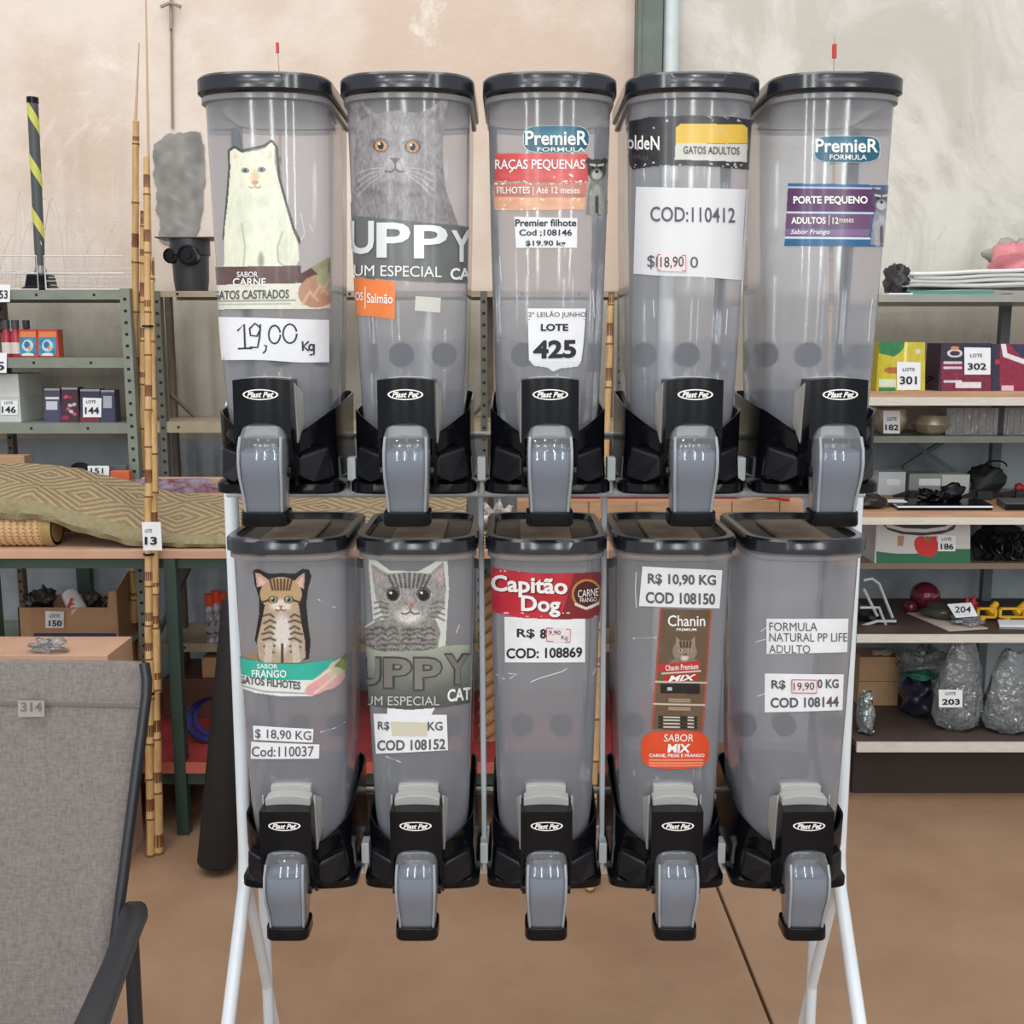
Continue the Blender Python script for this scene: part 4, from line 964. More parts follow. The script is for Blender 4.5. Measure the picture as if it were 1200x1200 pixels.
# top shelf: striped barrier post, wire racks, black canister
t = thing('striped_post', 'black and yellow striped post on a square black base, top left shelf', 'post', P(47, 335, SY+.1)[:2]+(s1,))
Yp = SY+.1
mb = MB(); b0 = P(47, 312, Yp); mb.loft([[(b0[0]+dx_*w_, Yp+dy_*w_, z) for dx_, dy_ in ((-1, -1), (1, -1), (1, 1), (-1, 1))] for w_, z in ((.047, s1), (.047, s1+.012), (.040, s1+.014), (.034, s1+.055), (.012, s1+.062))])
obj('base', mb, BLACK, t, bevel=.003)
top = Vector(P(38, 115, Yp)); bot = Vector((b0[0], Yp+.0, s1+.06)); n = 34
YEL = mat('yellow_tape', (196, 196, 92), .5); DGR = mat('dark_grey_sleeve', (74, 78, 82), .5)
mb = MB(); my = MB(); N = 16; seg = 120
axis = top-bot; e1 = Vector((1, 0, 0)); e2 = Vector((0, 1, 0))
mb.tube([bot, bot+axis*.16, top-axis*.03, top], [.014, .0165, .0175, .0175], 16); obj('pole', mb, DGR, t, smooth=True)
for kk in range(7):      # helical stripes
    g = []
    for i in range(13):
        th = .5-3.1*i/12; s0 = .17+kk*.30+.10*(i/12)*1.6
        row = []
        for q_ in (0, .085):
            s = s0+q_
            if s > .985: s = .985
            p = bot+axis*s+e1*(.0182*math.cos(th-.2))+e2*(.0182*math.sin(th-.2)); row.append(tuple(p))
        g.append(row)
    if .17+kk*.30 < .95:
        m_ = MB(); m_.grid(g); obj('stripe', m_, YEL, t)
mb = MB(); mb.tube([top-axis*.03, top+axis*.004], .019, 14); obj('end_cap', mb, BLACK, t, smooth=True)
mb = MB(); mb.tube([bot, bot+axis*.045], [.022, .015], 12); obj('socket', mb, mat('chrome_socket', (150, 150, 155), .2, .8), t, smooth=True)
WIRE = mat('white_wire', (214, 208, 204), .4); CLW = mat('clear_acrylic_rod', (206, 196, 190), .2)
for i, (cx, cy, w_, h_, sd, lb) in enumerate(((100, 330, 92, 72, 3, 'tangled white wire rack right of the striped post'), (10, 330, 70, 60, 9, 'tangled white wire rack at the left frame edge'))):
    q = random.Random(sd); t = thing('wire_rack', lb, 'rack', P(cx, cy, SY+.1)[:2]+(s1,))
    for y_ in (SY+.03, SY+.16):
        a = P(cx-w_/2, 338, y_); c = P(cx+w_/2, 338, y_); z2 = Zp(300, y_)
        mb = MB(); mb.tube([(a[0], y_, s1+.004), (c[0], y_, s1+.004), (c[0], y_, z2), (a[0], y_, z2), (a[0], y_, s1+.004)], .0026, 6)
        mb.tube([(a[0], y_, (s1+z2)/2), (c[0], y_, (s1+z2)/2)], .002, 5); obj('frame', mb, WIRE, t)
    for k in range(9):
        x0 = cx+q.uniform(-w_/2, w_/2); x1 = x0+q.uniform(-40, 45); y_ = SY+.1+q.uniform(-.05, .05); hh = q.uniform(185, 285)
        pts = [P(x0+(x1-x0)*s, 338+(hh-338)*math.sin(math.pi*min(1, s*.62+.0)), y_) for s in np.linspace(0, 1.25, 14)]
        mb = MB(); mb.tube(pts, .0013, 5); obj('wire_hoop', mb, WIRE if k % 2 else CLW, t)
    for k in range(5):
        z = s1+.02+k*.012; a = P(cx-w_/2, 330, SY+.04); c = P(cx+w_/2, 330, SY+.04)
        mb = MB(); mb.tube([(a[0], SY+.03+q.uniform(0, .05), z), (c[0], SY+.1+q.uniform(0, .05), z+q.uniform(-.01, .02))], .0013, 5); obj('cross_wire', mb, WIRE, t)
t = thing('black_canister', 'black round canister with a flat lid plate and knobs, left of the dispensers', 'canister', P(222, 338, S2Y+.12)[:2]+(u1,))
cY = S2Y+.12; c = P(224, 320, cY); r_ = .068
mb = MB(); mb.lathe((c[0], cY, u1), [(0, 0), (r_*.78, 0), (r_*.86, .04), (r_*.9, .12), (r_*.98, .125), (r_*.98, .18), (.0, .18)], 24); obj('body', mb, mat('matt_black_metal', (46, 47, 52), .4), t, smooth=True)
zt_ = Zp(281, cY); mb = MB(); mb.box(c[0]-.098, c[0]+.11, cY-.07, cY+.06, u1+.18, zt_); obj('lid_plate', mb, DGR, t, bevel=.003)
for px_, r1 in ((221, .034), (198, .026)):
    k = P(px_, 299, cY-.07); mb = MB(); mb.lathe((k[0], cY-.085+(.03 if px_ < 210 else 0), k[2]), [(0, 0), (r1*.35, 0), (r1*.4, .006), (r1*.75, .006), (r1*.8, 0), (r1, .002), (r1, .05), (0, .05)], 22, 'y'); obj('knob', mb, BLACK, t, smooth=True)

# ------------------------------------------------------------------ workbench and what is under it
BY = 3.20
zt_b = Zp(645, BY)
t = thing('workbench', 'green steel workbench with a pine top and a red bottom shelf, behind the dispensers', 'workbench', P(300, 900, BY)[:2]+(0,))
a = bx(-330, 835, 645, 655, BY, .33); mb = MB(); mb.box(*a); obj('bench_top', mb, CARD2, t, bevel=.002)
xl, xr = a[0], a[1]
mb = MB(); mb.box(xl, xr, BY+.012, BY+.05, Zp(667, BY), a[4]); mb.box(xl, xr, BY+.012, BY+.05, Zp(921, BY), Zp(907, BY)); obj('front_beam', mb, GREEN, t)
for px, w_ in ((206, .036), (-6, .05), (452, .03), (738, .036)):
    X = P(px, 800, BY)[0]; mb = MB(); mb.box(X-w_/2, X+w_/2, BY-.004, BY+.036, 0, a[4]); obj('leg', mb, GREEN, t)
    mb = MB(); mb.box(X-w_/2, X+w_/2, 3.92, 3.955, 0, a[4]-.1); obj('leg', mb, GREEN, t)
zr = Zp(893, BY); mb = MB(); mb.box(xl, xr, BY, 3.9, Zp(907, BY), zr); obj('bottom_shelf', mb, mat('red_board', (166, 60, 56), .5, col2=(130, 44, 46), nscale=5), t)
mb = MB(); mb.box(xl, xr, BY-.002, BY, Zp(906, BY), zr-.001); obj('shelf_edge', mb, mat('faded_red_edge', (186, 96, 78), .6, noise=.1), t)
mb = MB(); mb.tube([(P(206, 800, BY)[0], BY+.3, zt_b-.05), (P(206, 800, BY)[0]-.2, BY+.3, zt_b-.45)], .010, 6); obj('brace', mb, GREEN, t)

# woven rug folded on the bench
def rug_mat():
    m = bpy.data.materials.new('woven_rug'); m.use_nodes = True; nt = m.node_tree; b = nt.nodes['Principled BSDF']; b.inputs['Roughness'].default_value = .95; b.inputs['Specular IOR Level'].default_value = .1
    tc = nt.nodes.new('ShaderNodeTexCoord'); sp = nt.nodes.new('ShaderNodeSeparateXYZ'); nt.links.new(tc.outputs['UV'], sp.inputs[0])
    def mth(op, a, b_=None):
        x = nt.nodes.new('ShaderNodeMath'); x.operation = op
        for i, q in enumerate((a, b_)):
            if q is None: continue
            if isinstance(q, (int, float)): x.inputs[i].default_value = q
            else: nt.links.new(q, x.inputs[i])
        return x.outputs[0]
    n = nt.nodes.new('ShaderNodeTexNoise'); n.inputs['Scale'].default_value = 60; nt.links.new(tc.outputs['Object'], n.inputs[0])
    a_ = mth('PINGPONG', sp.outputs['X'], .5); c_ = mth('PINGPONG', sp.outputs['Y'], .5)
    s = mth('SINE', mth('ADD', mth('MULTIPLY', mth('ADD', a_, c_), 44), mth('MULTIPLY', n.outputs[0], 3.0)))
    s2 = mth('MULTIPLY', s, .5)
    mx = nt.nodes.new('ShaderNodeMix'); mx.data_type = 'RGBA'; mx.inputs['A'].default_value = (*lin((136, 118, 92)), 1); mx.inputs['B'].default_value = (*lin((172, 153, 122)), 1)
    nt.links.new(mth('ADD', s2, .5), mx.inputs['Factor']); nt.links.new(mx.outputs['Result'], b.inputs['Base Color'])
    bp = nt.nodes.new('ShaderNodeBump'); bp.inputs['Strength'].default_value = .6; bp.inputs['Distance'].default_value = .006
    n3 = nt.nodes.new('ShaderNodeTexNoise'); n3.inputs['Scale'].default_value = 180; nt.links.new(tc.outputs['Object'], n3.inputs[0])
    nt.links.new(mth('ADD', s, mth('MULTIPLY', n3.outputs[0], 2.0)), bp.inputs['Height']); nt.links.new(bp.outputs[0], b.inputs['Normal'])
    return m
XS = [-90, 0, 30, 60, 90, 120, 150, 180, 220, 270, 350, 450, 600]
TOPY = [545, 543, 545, 549, 556, 562, 570, 577, 580, 582, 583, 583, 583]
BRD = [584, 584, 584, 592, 600, 608, 617, 624, 626, 628, 630, 631, 632]
BOT = [607, 608, 608, 612, 622, 632, 638, 641, 642, 643, 643, 644, 644]
t = thing('woven_rug', 'khaki diamond-patterned woven rug with a plain border, draped along the workbench', 'rug', P(200, 640, 3.3)[:2]+(zt_b,))
top_rows, brd_rows, uv = [], [], []
for px in range(-80, 548, 6):
    ty = float(np.interp(px, XS, TOPY)); by = float(np.interp(px, XS, BRD)); bo = float(np.interp(px, XS, BOT))+1.2*math.sin(px*.09)
    x = P(px, bo, 3.23)[0]
    zb, zm, zt2 = max(Zp(bo, 3.23), zt_b+.004), Zp(by, 3.25), Zp(ty, 3.46)
    brd_rows.append([(x, 3.23+.004*math.sin(px*.2), zb), (x, 3.222+.004*math.sin(px*.13), zb*.66+zm*.34), (x, 3.232, zb*.3+zm*.7), (x, 3.25, zm)])
    row = []
    for j in range(12):
        s = j/11; z = zm+(zt2-zm)*(s**.8)+.006*math.sin(px*.05+s*5)*s*(1-s)*4
        row.append((x, 3.25+.21*s, z))
    row += [(x, 3.49, zt2-.03), (x, 3.50, zt_b+.004)]
    top_rows.append(row)
mb = MB(); mb.grid(top_rows); o = obj('patterned_field', mb, rug_mat(), t, smooth=True)
uvl = o.data.uv_layers.new(name='UVMap'); k_ = len(top_rows[0])
for lp in o.data.loops:
    i, j = divmod(lp.vertex_index, k_); uvl.data[lp.index].uv = (i*6/112, j/12*1.5)
mb = MB(); mb.grid(brd_rows); obj('border', mb, mat('rug_border', (138, 128, 98), .95, noise=.12, nscale=50, bump=.3, bscale=120), t, smooth=True)
# rolled wicker mat below the fold
t = thing('rolled_mat', 'rolled tan wicker mat with its open end showing, under the rug', 'mat', P(20, 650, 3.3)[:2]+(zt_b,))
xa, xb = P(-80, 630, 3.26)[0], P(64, 630, 3.26)[0]; rr = .052
WK = mat('wicker_weave', (196, 160, 116), .8, col2=(160, 120, 82), nscale=90, stretch=(1, 3, 3))
mb = MB(); mb.lathe((0, 3.285, zt_b+rr+.002), [(rr-.008, xa), (rr, xa), (rr, xb), (rr-.008, xb), (rr-.008, xa)], 26, 'x'); o = obj('roll', mb, WK, t, smooth=True)
mb = MB()
for i in range(17):
    x = xa+(xb-xa)*(i+.5)/18
    for j in range(14):
        th = math.pi*(.35+1.0*j/14); y_, z_ = 3.285+rr*math.cos(th)*1.01, zt_b+rr+.002+rr*math.sin(th)*1.01
        y2, z2 = 3.285+rr*math.cos(th+.3)*1.01, zt_b+rr+.002+rr*math.sin(th+.3)*1.01
        mb.tube([(x, y_, z_), (x+.012, y2, z2)], .0042, 5)
obj('weave_strands', mb, mat('wicker_strand', (206, 172, 130), .75), t, kind='stuff')
mb = MB(); mb.lathe((0, 3.285, zt_b+rr+.002), [(rr+.004, xb-.03), (rr+.007, xb-.015), (rr+.004, xb)], 26, 'x'); obj('bound_end', mb, mat('olive_binding', (156, 130, 84), .8), t, smooth=True)

# odds behind the rug
def soft(name, label, cat, px, py, Y, rx, ry, rz, m, seed, amp=.2, zb=None, parts=None, n=18, mm=12, flat=0, group=None):
    c = P(px, py, Y); zc = c[2] if zb is None else zb+rz*.98
    mb = MB(); mb.lump((c[0], Y, zc), rx, ry, rz, seed, amp, n, mm, flat)
    return obj(name, mb, m, None, smooth=True, label=label, cat=cat, group=group, sharp=75), (c[0], Y, zc)
BB = zt_b
t, q = sbox('pine_plank_box', 'low pine box behind the rug at the left frame edge', 'box', -60, 28, 534, 3.52, .05, BB, WOOD)
t = thing('lot_card_stand', 'small black coil of cable carrying lot tag 151', 'cable', P(95, 555, 3.53)[:2]+(BB,))
mb = MB()
for i in range(3): mb.tube([(P(92, 553, 3.52)[0]+.032*math.cos(a_), 3.52+.01*i, Zp(553, 3.52)+.020*math.sin(a_)+.003*i) for a_ in np.linspace(0, 6.28, 20)], .004, 6)
obj('coil', mb, BLACK, t); c = bx(103, 127, 546, 558, 3.515, .004, z0=BB); mb = MB(); mb.box(*c); obj('backing', mb, WHITE, t)
tag(t, (103, 546, 128, 558), 3.515, [('151', (106, 548.5, 121, 555), .02)])
t, q = sbox('orange_box', 'flat orange box beside lot tag 151', 'box', 129, 151, 552, 3.51, .03, BB, (206, 96, 60))
t, q = sbox('grey_tool_case', 'low dark grey case behind the orange box', 'case', 128, 148, 545, 3.545, .02, BB, (84, 86, 88))
t = thing('magazine_pack', 'flat pack of purple and white magazines in film, on the bench behind the poles', 'magazines', P(200, 570, 3.5)[:2]+(BB,))
zz = Zp(584, 3.45)
mb = MB(); p4 = [P(143, 562, 3.53), P(240, 560, 3.53), P(262, 573, 3.47), P(158, 573, 3.47)]; mb.prism([(p[0], p[1], p[2]-.012) for p in p4], (0, 0, .012)); obj('magazines', mb, mat('plum_print', (110, 52, 60), .25, col2=(150, 140, 160), nscale=30), t)
mb = MB(); mb.prism([(p[0], p[1], p[2]-.014) for p in p4[2:]+[(p4[3][0], p4[3][1]-.0, p4[3][2]-.02)]], (0, .002, -.006)); mb.box(p4[3][0], p4[2][0], 3.468, 3.5, zz-.03, p4[2][2]-.013); obj('card_backing', mb, CARD2, t)
t, q = sbox('card_sheet', 'flat sheet of pinkish card along the back of the bench', 'card', 165, 300, 560, 3.54, .03, BB, CARD2)
o, c = soft('crumpled_plastic', 'crumpled white and brown plastic lying on the bench, seen between dispensers', 'plastic', 583, 588, 3.30, .050, .05, .055, mat('white_brown_plastic', (214, 206, 200), .35, col2=(92, 70, 66), nscale=26), 5, .45, zb=BB, n=26, mm=16)
t = thing('wicker_basket', 'round tan wicker basket standing on the bench, between dispensers', 'basket', P(566, 640, 3.26)[:2]+(BB,))
c = P(566, 640, 3.26); mb = MB(); mb.lathe((c[0], 3.26, BB), [(.0, 0), (.03, 0), (.038, .05), (.040, .055), (.035, .055), (.028, .006), (0, .006)], 24); obj('bowl', mb, WK, t, smooth=True)
mb = MB()
for i in range(5): mb.tube([(c[0]+(.031+.0022*i)*math.cos(a_), 3.26+(.031+.0022*i)*math.sin(a_), BB+.006+.011*i) for a_ in np.linspace(0, 6.283, 30)], .0035, 5)
obj('rim_coil', mb, mat('wicker_strand', (206, 172, 130), .75), t)
t, q = sbox('pine_crate', 'low pine crate on the bench behind the right-hand dispensers', 'crate', 606, 942, 586, 3.36, .14, BB, WOOD)
mb = MB()
for i in range(6):
    x = q[0]+(q[1]-q[0])*(i+.5)/6; mb.box(x-.001, x+.001, 3.358, 3.36, BB+.004, q[5]-.004)
obj('board_joint', mb, DKWOOD, t, kind='stuff')
t = thing('red_tray', 'red plastic tray lying on the pine crate behind the right-hand dispensers', 'tray', P(780, 580, 3.4)[:2]+(q[5],))
c = bx(660, 868, 577, 585, 3.38, .1, z0=q[5]); mb = MB(); mb.loft([[(c[0]+.01, c[2]+.01, c[4]), (c[1]-.01, c[2]+.01, c[4]), (c[1]-.01, c[3]-.01, c[4]), (c[0]+.01, c[3]-.01, c[4])], [(c[0], c[2], c[4]+.02), (c[1], c[2], c[4]+.02), (c[1], c[3], c[4]+.02), (c[0], c[3], c[4]+.02)],
    [(c[0]+.005, c[2]+.005, c[4]+.02), (c[1]-.005, c[2]+.005, c[4]+.02), (c[1]-.005, c[3]-.005, c[4]+.02), (c[0]+.005, c[3]-.005, c[4]+.02)], [(c[0]+.013, c[2]+.013, c[4]+.004), (c[1]-.013, c[2]+.013, c[4]+.004), (c[1]-.013, c[3]-.013, c[4]+.004), (c[0]+.013, c[3]-.013, c[4]+.004)]]); obj('tray_body', mb, mat('red_plastic', (176, 46, 44), .3), t)
t = thing('red_pliers', 'red-handled tool resting on the crate below the rightmost upper dispenser', 'pliers', P(890, 583, 3.3)[:2]+(q[5],))
a_, b_ = P(878, 574, 3.33), P(925, 585, 3.33)
mb = MB(); mb.tube([a_, ((a_[0]+b_[0])/2, 3.33, (a_[2]+b_[2])/2-.006), b_], [.006, .009, .008], 8); mb.tube([a_, (a_[0]+.03, 3.36, a_[2]-.02), (b_[0]-.02, 3.38, b_[2])], .007, 8); obj('handle', mb, mat('red_plastic', (176, 46, 44), .3), t, smooth=True)
mb = MB(); mb.tube([(a_[0]-.05, 3.34, a_[2]-.008), a_], [.003, .008], 8); obj('jaw', mb, mat('orange_metal', (200, 110, 70), .4), t)

# below the bench
t = thing('card_tray', 'open cardboard fruit tray tagged LOTE 150 with a purple stripe', 'box', P(90, 750, 3.6)[:2]+(s4,))
Yt = SY+.012; a = bx(22, 137, 712, 752, Yt, .2, z0=s4)
mb = MB(); mb.box(a[0], a[1], Yt, Yt+.004, s4, a[5]); obj('front_panel', mb, CARD, t)
mb = MB(); mb.box(a[0], a[1], Yt+.196, Yt+.2, s4, a[5]); mb.box(a[0], a[0]+.004, Yt, Yt+.2, s4, a[5]); mb.box(a[0], a[1], Yt, Yt+.2, s4, s4+.004); obj('back_and_base', mb, CARD, t)
zc_ = Zp(693, Yt)
mb = MB(); x3, x4 = a[1], P(152, 700, Yt+.2)[0]; mb.prism([(a[1]-.045, Yt-.001, s4), (a[1], Yt-.001, s4), (a[1], Yt-.001, zc_), (a[1]-.022, Yt-.001, zc_)], (0, .004, 0)); mb.prism([(x3, Yt, s4), (x3, Yt+.2, s4), (x3, Yt+.2, zc_+.07), (x3, Yt, zc_)], (.004, 0, 0)); obj('corner_flap', mb, CARD, t)
mb = MB(); mb.box(a[0]+.05, a[1]-.004, Yt-.002, Yt, s4+.004, s4+.03); obj('printed_stripe', mb, mat('purple_print', (66, 54, 92), .7), t)
tag(t, (53, 716, 75, 736), Yt, [('LOTE', (58, 720, 70, 723.5), .01), ('150', (57, 727, 72.5, 734), .03)])
for i, (px, py, r1) in enumerate(((38, 705, .03), (52, 700, .036), (108, 704, .034), (122, 708, .026), (88, 712, .03))):
    soft('dark_fitting', ['small black fitting at the left end of the fruit tray', 'black fitting with a hose loop in the fruit tray', 'black fitting right of the white bottle in the tray', 'small dark fitting at the right of the fruit tray', 'dark fitting under the white bottle'][i], 'fitting', px, py, Yt+.08+.02*i, r1, r1, r1*.9, mat('dark_fittings', (40, 36, 36), .4, noise=.3), 20+i, .3, zb=s4+.008 if i > 7 else None, group='dark fittings in the fruit tray')
t = thing('white_bottle', 'white bottle with a red emblem lying tilted in the fruit tray', 'bottle', P(85, 706, Yt+.05))
a_, b_ = Vector(P(80, 694, Yt+.09)), Vector(P(94, 719, Yt+.02)); d_ = (b_-a_)
mb = MB(); mb.tube([a_, a_+d_*.12, a_+d_*.5, b_, b_+d_*.02], [.012, .028, .031, .031, .02], 18); obj('body', mb, mat('white_bottle_plastic', (222, 220, 222), .3), t, smooth=True)
mb = MB(); C = Canvas(76, 700, 92, 716, 2.5); C.poly([(78, 712), (82, 701), (87, 700), (84, 706), (90, 709), (80, 715)], (206, 40, 60)); C.build('red_emblem', plane_map(Yt+.012), MATTE, t, .0)
for i, (px, top_) in enumerate(((246, 696), (254, 692), (262, 694))):
    Yb = S2Y+.02+.012*i; c = P(px, 720, Yb); zt_ = Zp(top_, Yb); h = zt_-u3
    t = thing('jar', ['dark jar with an orange cap, leftmost of three under the bench', 'dark jar with an orange cap, middle of three under the bench', 'dark jar with an orange cap beside the white rack leg'][i], 'jar', (c[0], Yb, u3), 'orange-capped jars')
    mb = MB(); mb.lathe((c[0], Yb, u3), [(0, 0), (.015, 0), (.016, h*.2), (.016, h*.7), (.012, h*.78)], 14); obj('body', mb, mat('navy_jar', (46, 42, 66), .25, col2=(190, 190, 200), nscale=40), t, smooth=True)
    mb = MB(); mb.lathe((c[0], Yb, u3), [(0, h*.76), (.015, h*.76), (.015, h), (0, h)], 14); obj('cap', mb, mat('orange_cap', (214, 74, 44), .35), t, smooth=True)
t, q = sbox('carton', 'small closed cardboard carton on the red shelf by the white rack leg', 'box', 236, 330, 771, 3.62, .2, Zp(796, 3.62), CARD); t['label'] = 'small cardboard carton on top of the brown carton under the bench'
zc = Zp(796, 3.62)
t, q = sbox('brown_carton', 'large brown carton standing on the red shelf behind the green leg', 'box', 190, 330, 796, 3.60, .25, zr, (92, 62, 50))
t = thing('cable_coil', 'loose blue cable coil on the red bottom shelf', 'cable', P(240, 880, 3.4)[:2]+(zr,))
q_ = random.Random(4)
for i in range(6):
    c = P(248, 866, 3.38); mb = MB(); e = .6+.1*i
    mb.tube([(c[0]+.085*math.cos(a_)*(1-.06*i), 3.38+.03*math.sin(a_)+.008*i, zr+.075+.068*math.sin(a_)*(1-.05*i)) for a_ in np.linspace(0, 6.6, 26)], .0035, 6)
    obj('cable_loop', mb, mat('blue_cable', (44, 48, 140), .35) if i % 3 else mat('black_cable', (30, 28, 34), .4), t, smooth=True)
t = thing('wicker_roll', 'tall plaited wicker roll on the red shelf, seen between dispensers', 'basket', P(568, 890, 3.4)[:2]+(zr,))
c = P(572, 800, 3.4); hz = Zp(668, 3.4)-zr-.02
mb = MB(); mb.lathe((c[0], 3.4, zr), [(0, 0), (.028, 0), (.028, hz), (.02, hz), (.02, .01), (0, .01)], 20); obj('tube_wall', mb, WK, t, smooth=True)
mb = MB()
for i in range(14): mb.tube([(c[0]+.029*math.cos(a_), 3.4+.029*math.sin(a_), zr+.02+i*.045+.02*math.cos(a_)) for a_ in np.linspace(2.6, 6.8, 14)], .006, 5)
obj('plait_strands', mb, mat('dark_wicker', (138, 100, 66), .75), t, kind='stuff')
# big carton behind the chair + crumpled film
zc = Zp(766, 2.95)
t, q = sbox('flat_carton', 'large pinkish carton standing on the floor behind the mesh chair', 'box', -90, 126, 768, 2.95, .2, 0, CARD2)
o, c = soft('film_ball', 'crumpled ball of clear film on the large carton', 'film', 57, 766, 2.99, .046, .030, .017, BAG, 31, .45, zb=q[5], n=30, mm=18)
# black roll leaning on the bench
t = thing('black_roll', 'thick black roll leaning against the bench left of the rack', 'roll', floor_at(252, 1018))
b0 = Vector(floor_at(253, 1022)); b1 = Vector(P(282, 700, 3.12)); dd = (b1-b0).normalized()
mb = MB(); mb.tube([b0+dd*.02, b0+dd*.03, b1-dd*.01, b1], [.050, .057, .054, .046], 26); o = obj('roll_body', mb, mat('black_rubber', (26, 26, 27), .65, noise=.2, nscale=20), t, smooth=True)
mb = MB(); mb.tube([b0+dd*.012, b0+dd*.03], .030, 20); obj('core', mb, HOLE, t)

# ------------------------------------------------------------------ bamboo poles
def bamboo(label, pts, r0, r1, seed, group='bamboo poles', tip=None, tagq=None, ties=()):
    q = random.Random(seed); a_, b_ = Vector(pts[0]), Vector(pts[1]); t = thing('bamboo_pole', label, 'pole', tuple(a_), group)
    L = (b_-a_).length; s = 0; mb = MB(); P_, R_s = [], []; k = MB(); bw = MB()
    while s < L:
        e = min(L, s+q.uniform(.10, .19)); r = r0+(r1-r0)*s/L; re = r0+(r1-r0)*e/L
        jx = Vector((q.uniform(-.002, .002), 0, 0))
        for f_, m_ in ((.0, 1.10), (.03, 1.0), (.5, .97), (.95, 1.0)):
            P_.append(a_+(b_-a_)*((s+(e-s)*f_)/L)+jx); R_s.append((r+(re-r)*f_)*m_)
        kk = a_+(b_-a_)*(s/L); k.tube([kk+jx, kk+jx+(b_-a_)*(.006/L)], r*1.14, 9)
        if q.random() < .7:
            u = s+(e-s)*q.uniform(.1, .3); c1 = a_+(b_-a_)*(u/L)+jx; bw.tube([c1, c1+(b_-a_)*(q.uniform(.012, .045)/L)], r*1.02, 9)
        s = e
    mb.tube(P_, R_s, 10); c_ = obj('culm', mb, mat('bamboo', (206, 170, 118), .45, col2=(186, 146, 94), nscale=14, stretch=(6, 6, 1)), t, smooth=True)
    obj('node_rings', k, mat('bamboo_node', (120, 82, 48), .6), t, kind='stuff'); obj('scorch_marks', bw, mat('bamboo_scorch', (112, 70, 40), .5), t, kind='stuff')
    if tip: m_ = MB(); m_.tube([b_, Vector(tip)], [r1*.5, r1*.2], 7); obj('tip', m_, mat('rod_tip', (188, 158, 132), .5), t)
    for z in ties:
        c1 = a_+(b_-a_)*((z-a_.z)/(b_.z-a_.z)); m_ = MB(); m_.tube([c1-Vector((0, 0, .003)), c1+Vector((0, 0, .003))], r0*1.35, 10); obj('tie', m_, BLACK, t)
    return t
g1 = floor_at(176, 1003); 
bamboo('bamboo pole with a green end, left one of the front pair', (g1, P(172, 182, 3.30)), .0125, .009, 1, ties=(.5, .92, 1.6))
t = bamboo('bamboo pole tagged 13, right one of the front pair', (floor_at(185, 1000), P(176, 300, 3.28)), .0155, .012, 2, tip=P(171, 0, 3.33))
mb = MB(); mb.box(*bx(167, 189, 612, 645, 3.10, .003)); pt = obj('paper_tag', mb, WHITE, t, label='white paper lot tag')
for s_, b_, bo in (('LOTE', (170, 620, 178, 624), .01), ('13', (169.5, 629, 184, 638.5), .035)): text(s_, b_, plane_map(3.10), INK, t, .002, bold=bo, maxe=0)
bamboo('bamboo pole close to the wall, left one of the back pair', (floor_at(156, 895)[:2]+(0,), P(159, 140, 3.55)), .016, .010, 3, tip=P(163, 50, 3.56))
bamboo('bamboo pole close to the wall, right one of the back pair', (floor_at(166, 898)[:2]+(0,), P(168, 250, 3.56)), .013, .010, 4)
t = bamboo('thin bamboo rod whose red tip rises above the leftmost upper dispenser', (P(330, 640, 3.52), P(327, 84, 3.52)), .008, .004, 5, tip=P(325, 52, 3.52))
m_ = MB(); m_.tube([P(325.4, 62, 3.52), P(325, 50, 3.52)], .005, 7); obj('red_tip', m_, mat('red_paint', (196, 60, 54), .5), t)
t = bamboo('thin bamboo rod whose red tip rises above the rightmost upper dispenser', (P(970, 640, 3.52), P(977, 90, 3.52)), .009, .006, 6, tip=P(978, 40, 3.52))
m_ = MB(); m_.tube([P(977.6, 68, 3.52), P(977.8, 52, 3.52)], .0075, 7); obj('red_tip', m_, mat('red_paint', (196, 60, 54), .5), t)
bamboo('bamboo pole standing behind the middle and fourth dispensers', (floor_at(692, 1044), P(716, 345, 3.14)), .012, .009, 7)

# ------------------------------------------------------------------ right-hand shelving
RY = 3.42
t = thing('wooden_shelving', 'deep shelving with whitewashed board edges, right of the dispensers', 'shelving', P(1100, 900, RY)[:2]+(0,))
def board(py0, py1, Y, d, m, edge, px0=1003, px1=1420, te=.4, name='shelf_board'):
    a = bx(px0, px1, py0, py1, Y, d); mb = MB(); zt = a[5]; mb.box(a[0], a[1], Y, Y+d, zt-.022 if edge else a[4], zt); o = obj(name, mb, m, t, bevel=.001)
    if edge: mb = MB(); mb.box(a[0], a[1], Y-.012, Y-.0005, a[4], zt-(zt-a[4])*te); obj('edge_strip', mb, edge, o)
    return zt
r1 = board(345, 354, RY+.08, .42, mat('grey_steel_board', (150, 150, 146), .4, noise=.1), None)
r2 = board(459, 475, RY, .5, WOOD, WEDGE); r4 = board(600, 614, RY-.04, .56, WOOD, WEDGE, te=.45); r6 = board(743, 752, RY, .5, DKWOOD, WEDGE, te=.0); r7 = board(869, 880, RY, .5, DKWOOD, WEDGE, te=.0, px1=1440)
r3 = board(511, 519, RY+.14, .3, GREYST, None); r5 = board(660, 667, RY+.1, .36, mat('khaki_board', (130, 116, 98), .6), None)
for px in (1006, 1410):
    a = bx(px-6, px+6, 344, 346, RY+.02, .04, z0=0); mb = MB(); mb.box(*a); obj('upright', mb, GREYST, t)
for px in (1181, 1008, 1408):
    a = bx(px-5, px+6, 344, 346, RY+.46, .03, z0=0); mb = MB(); mb.box(*a); obj('back_post', mb, mat('slate_steel', (92, 98, 102), .5, noise=.1), t)
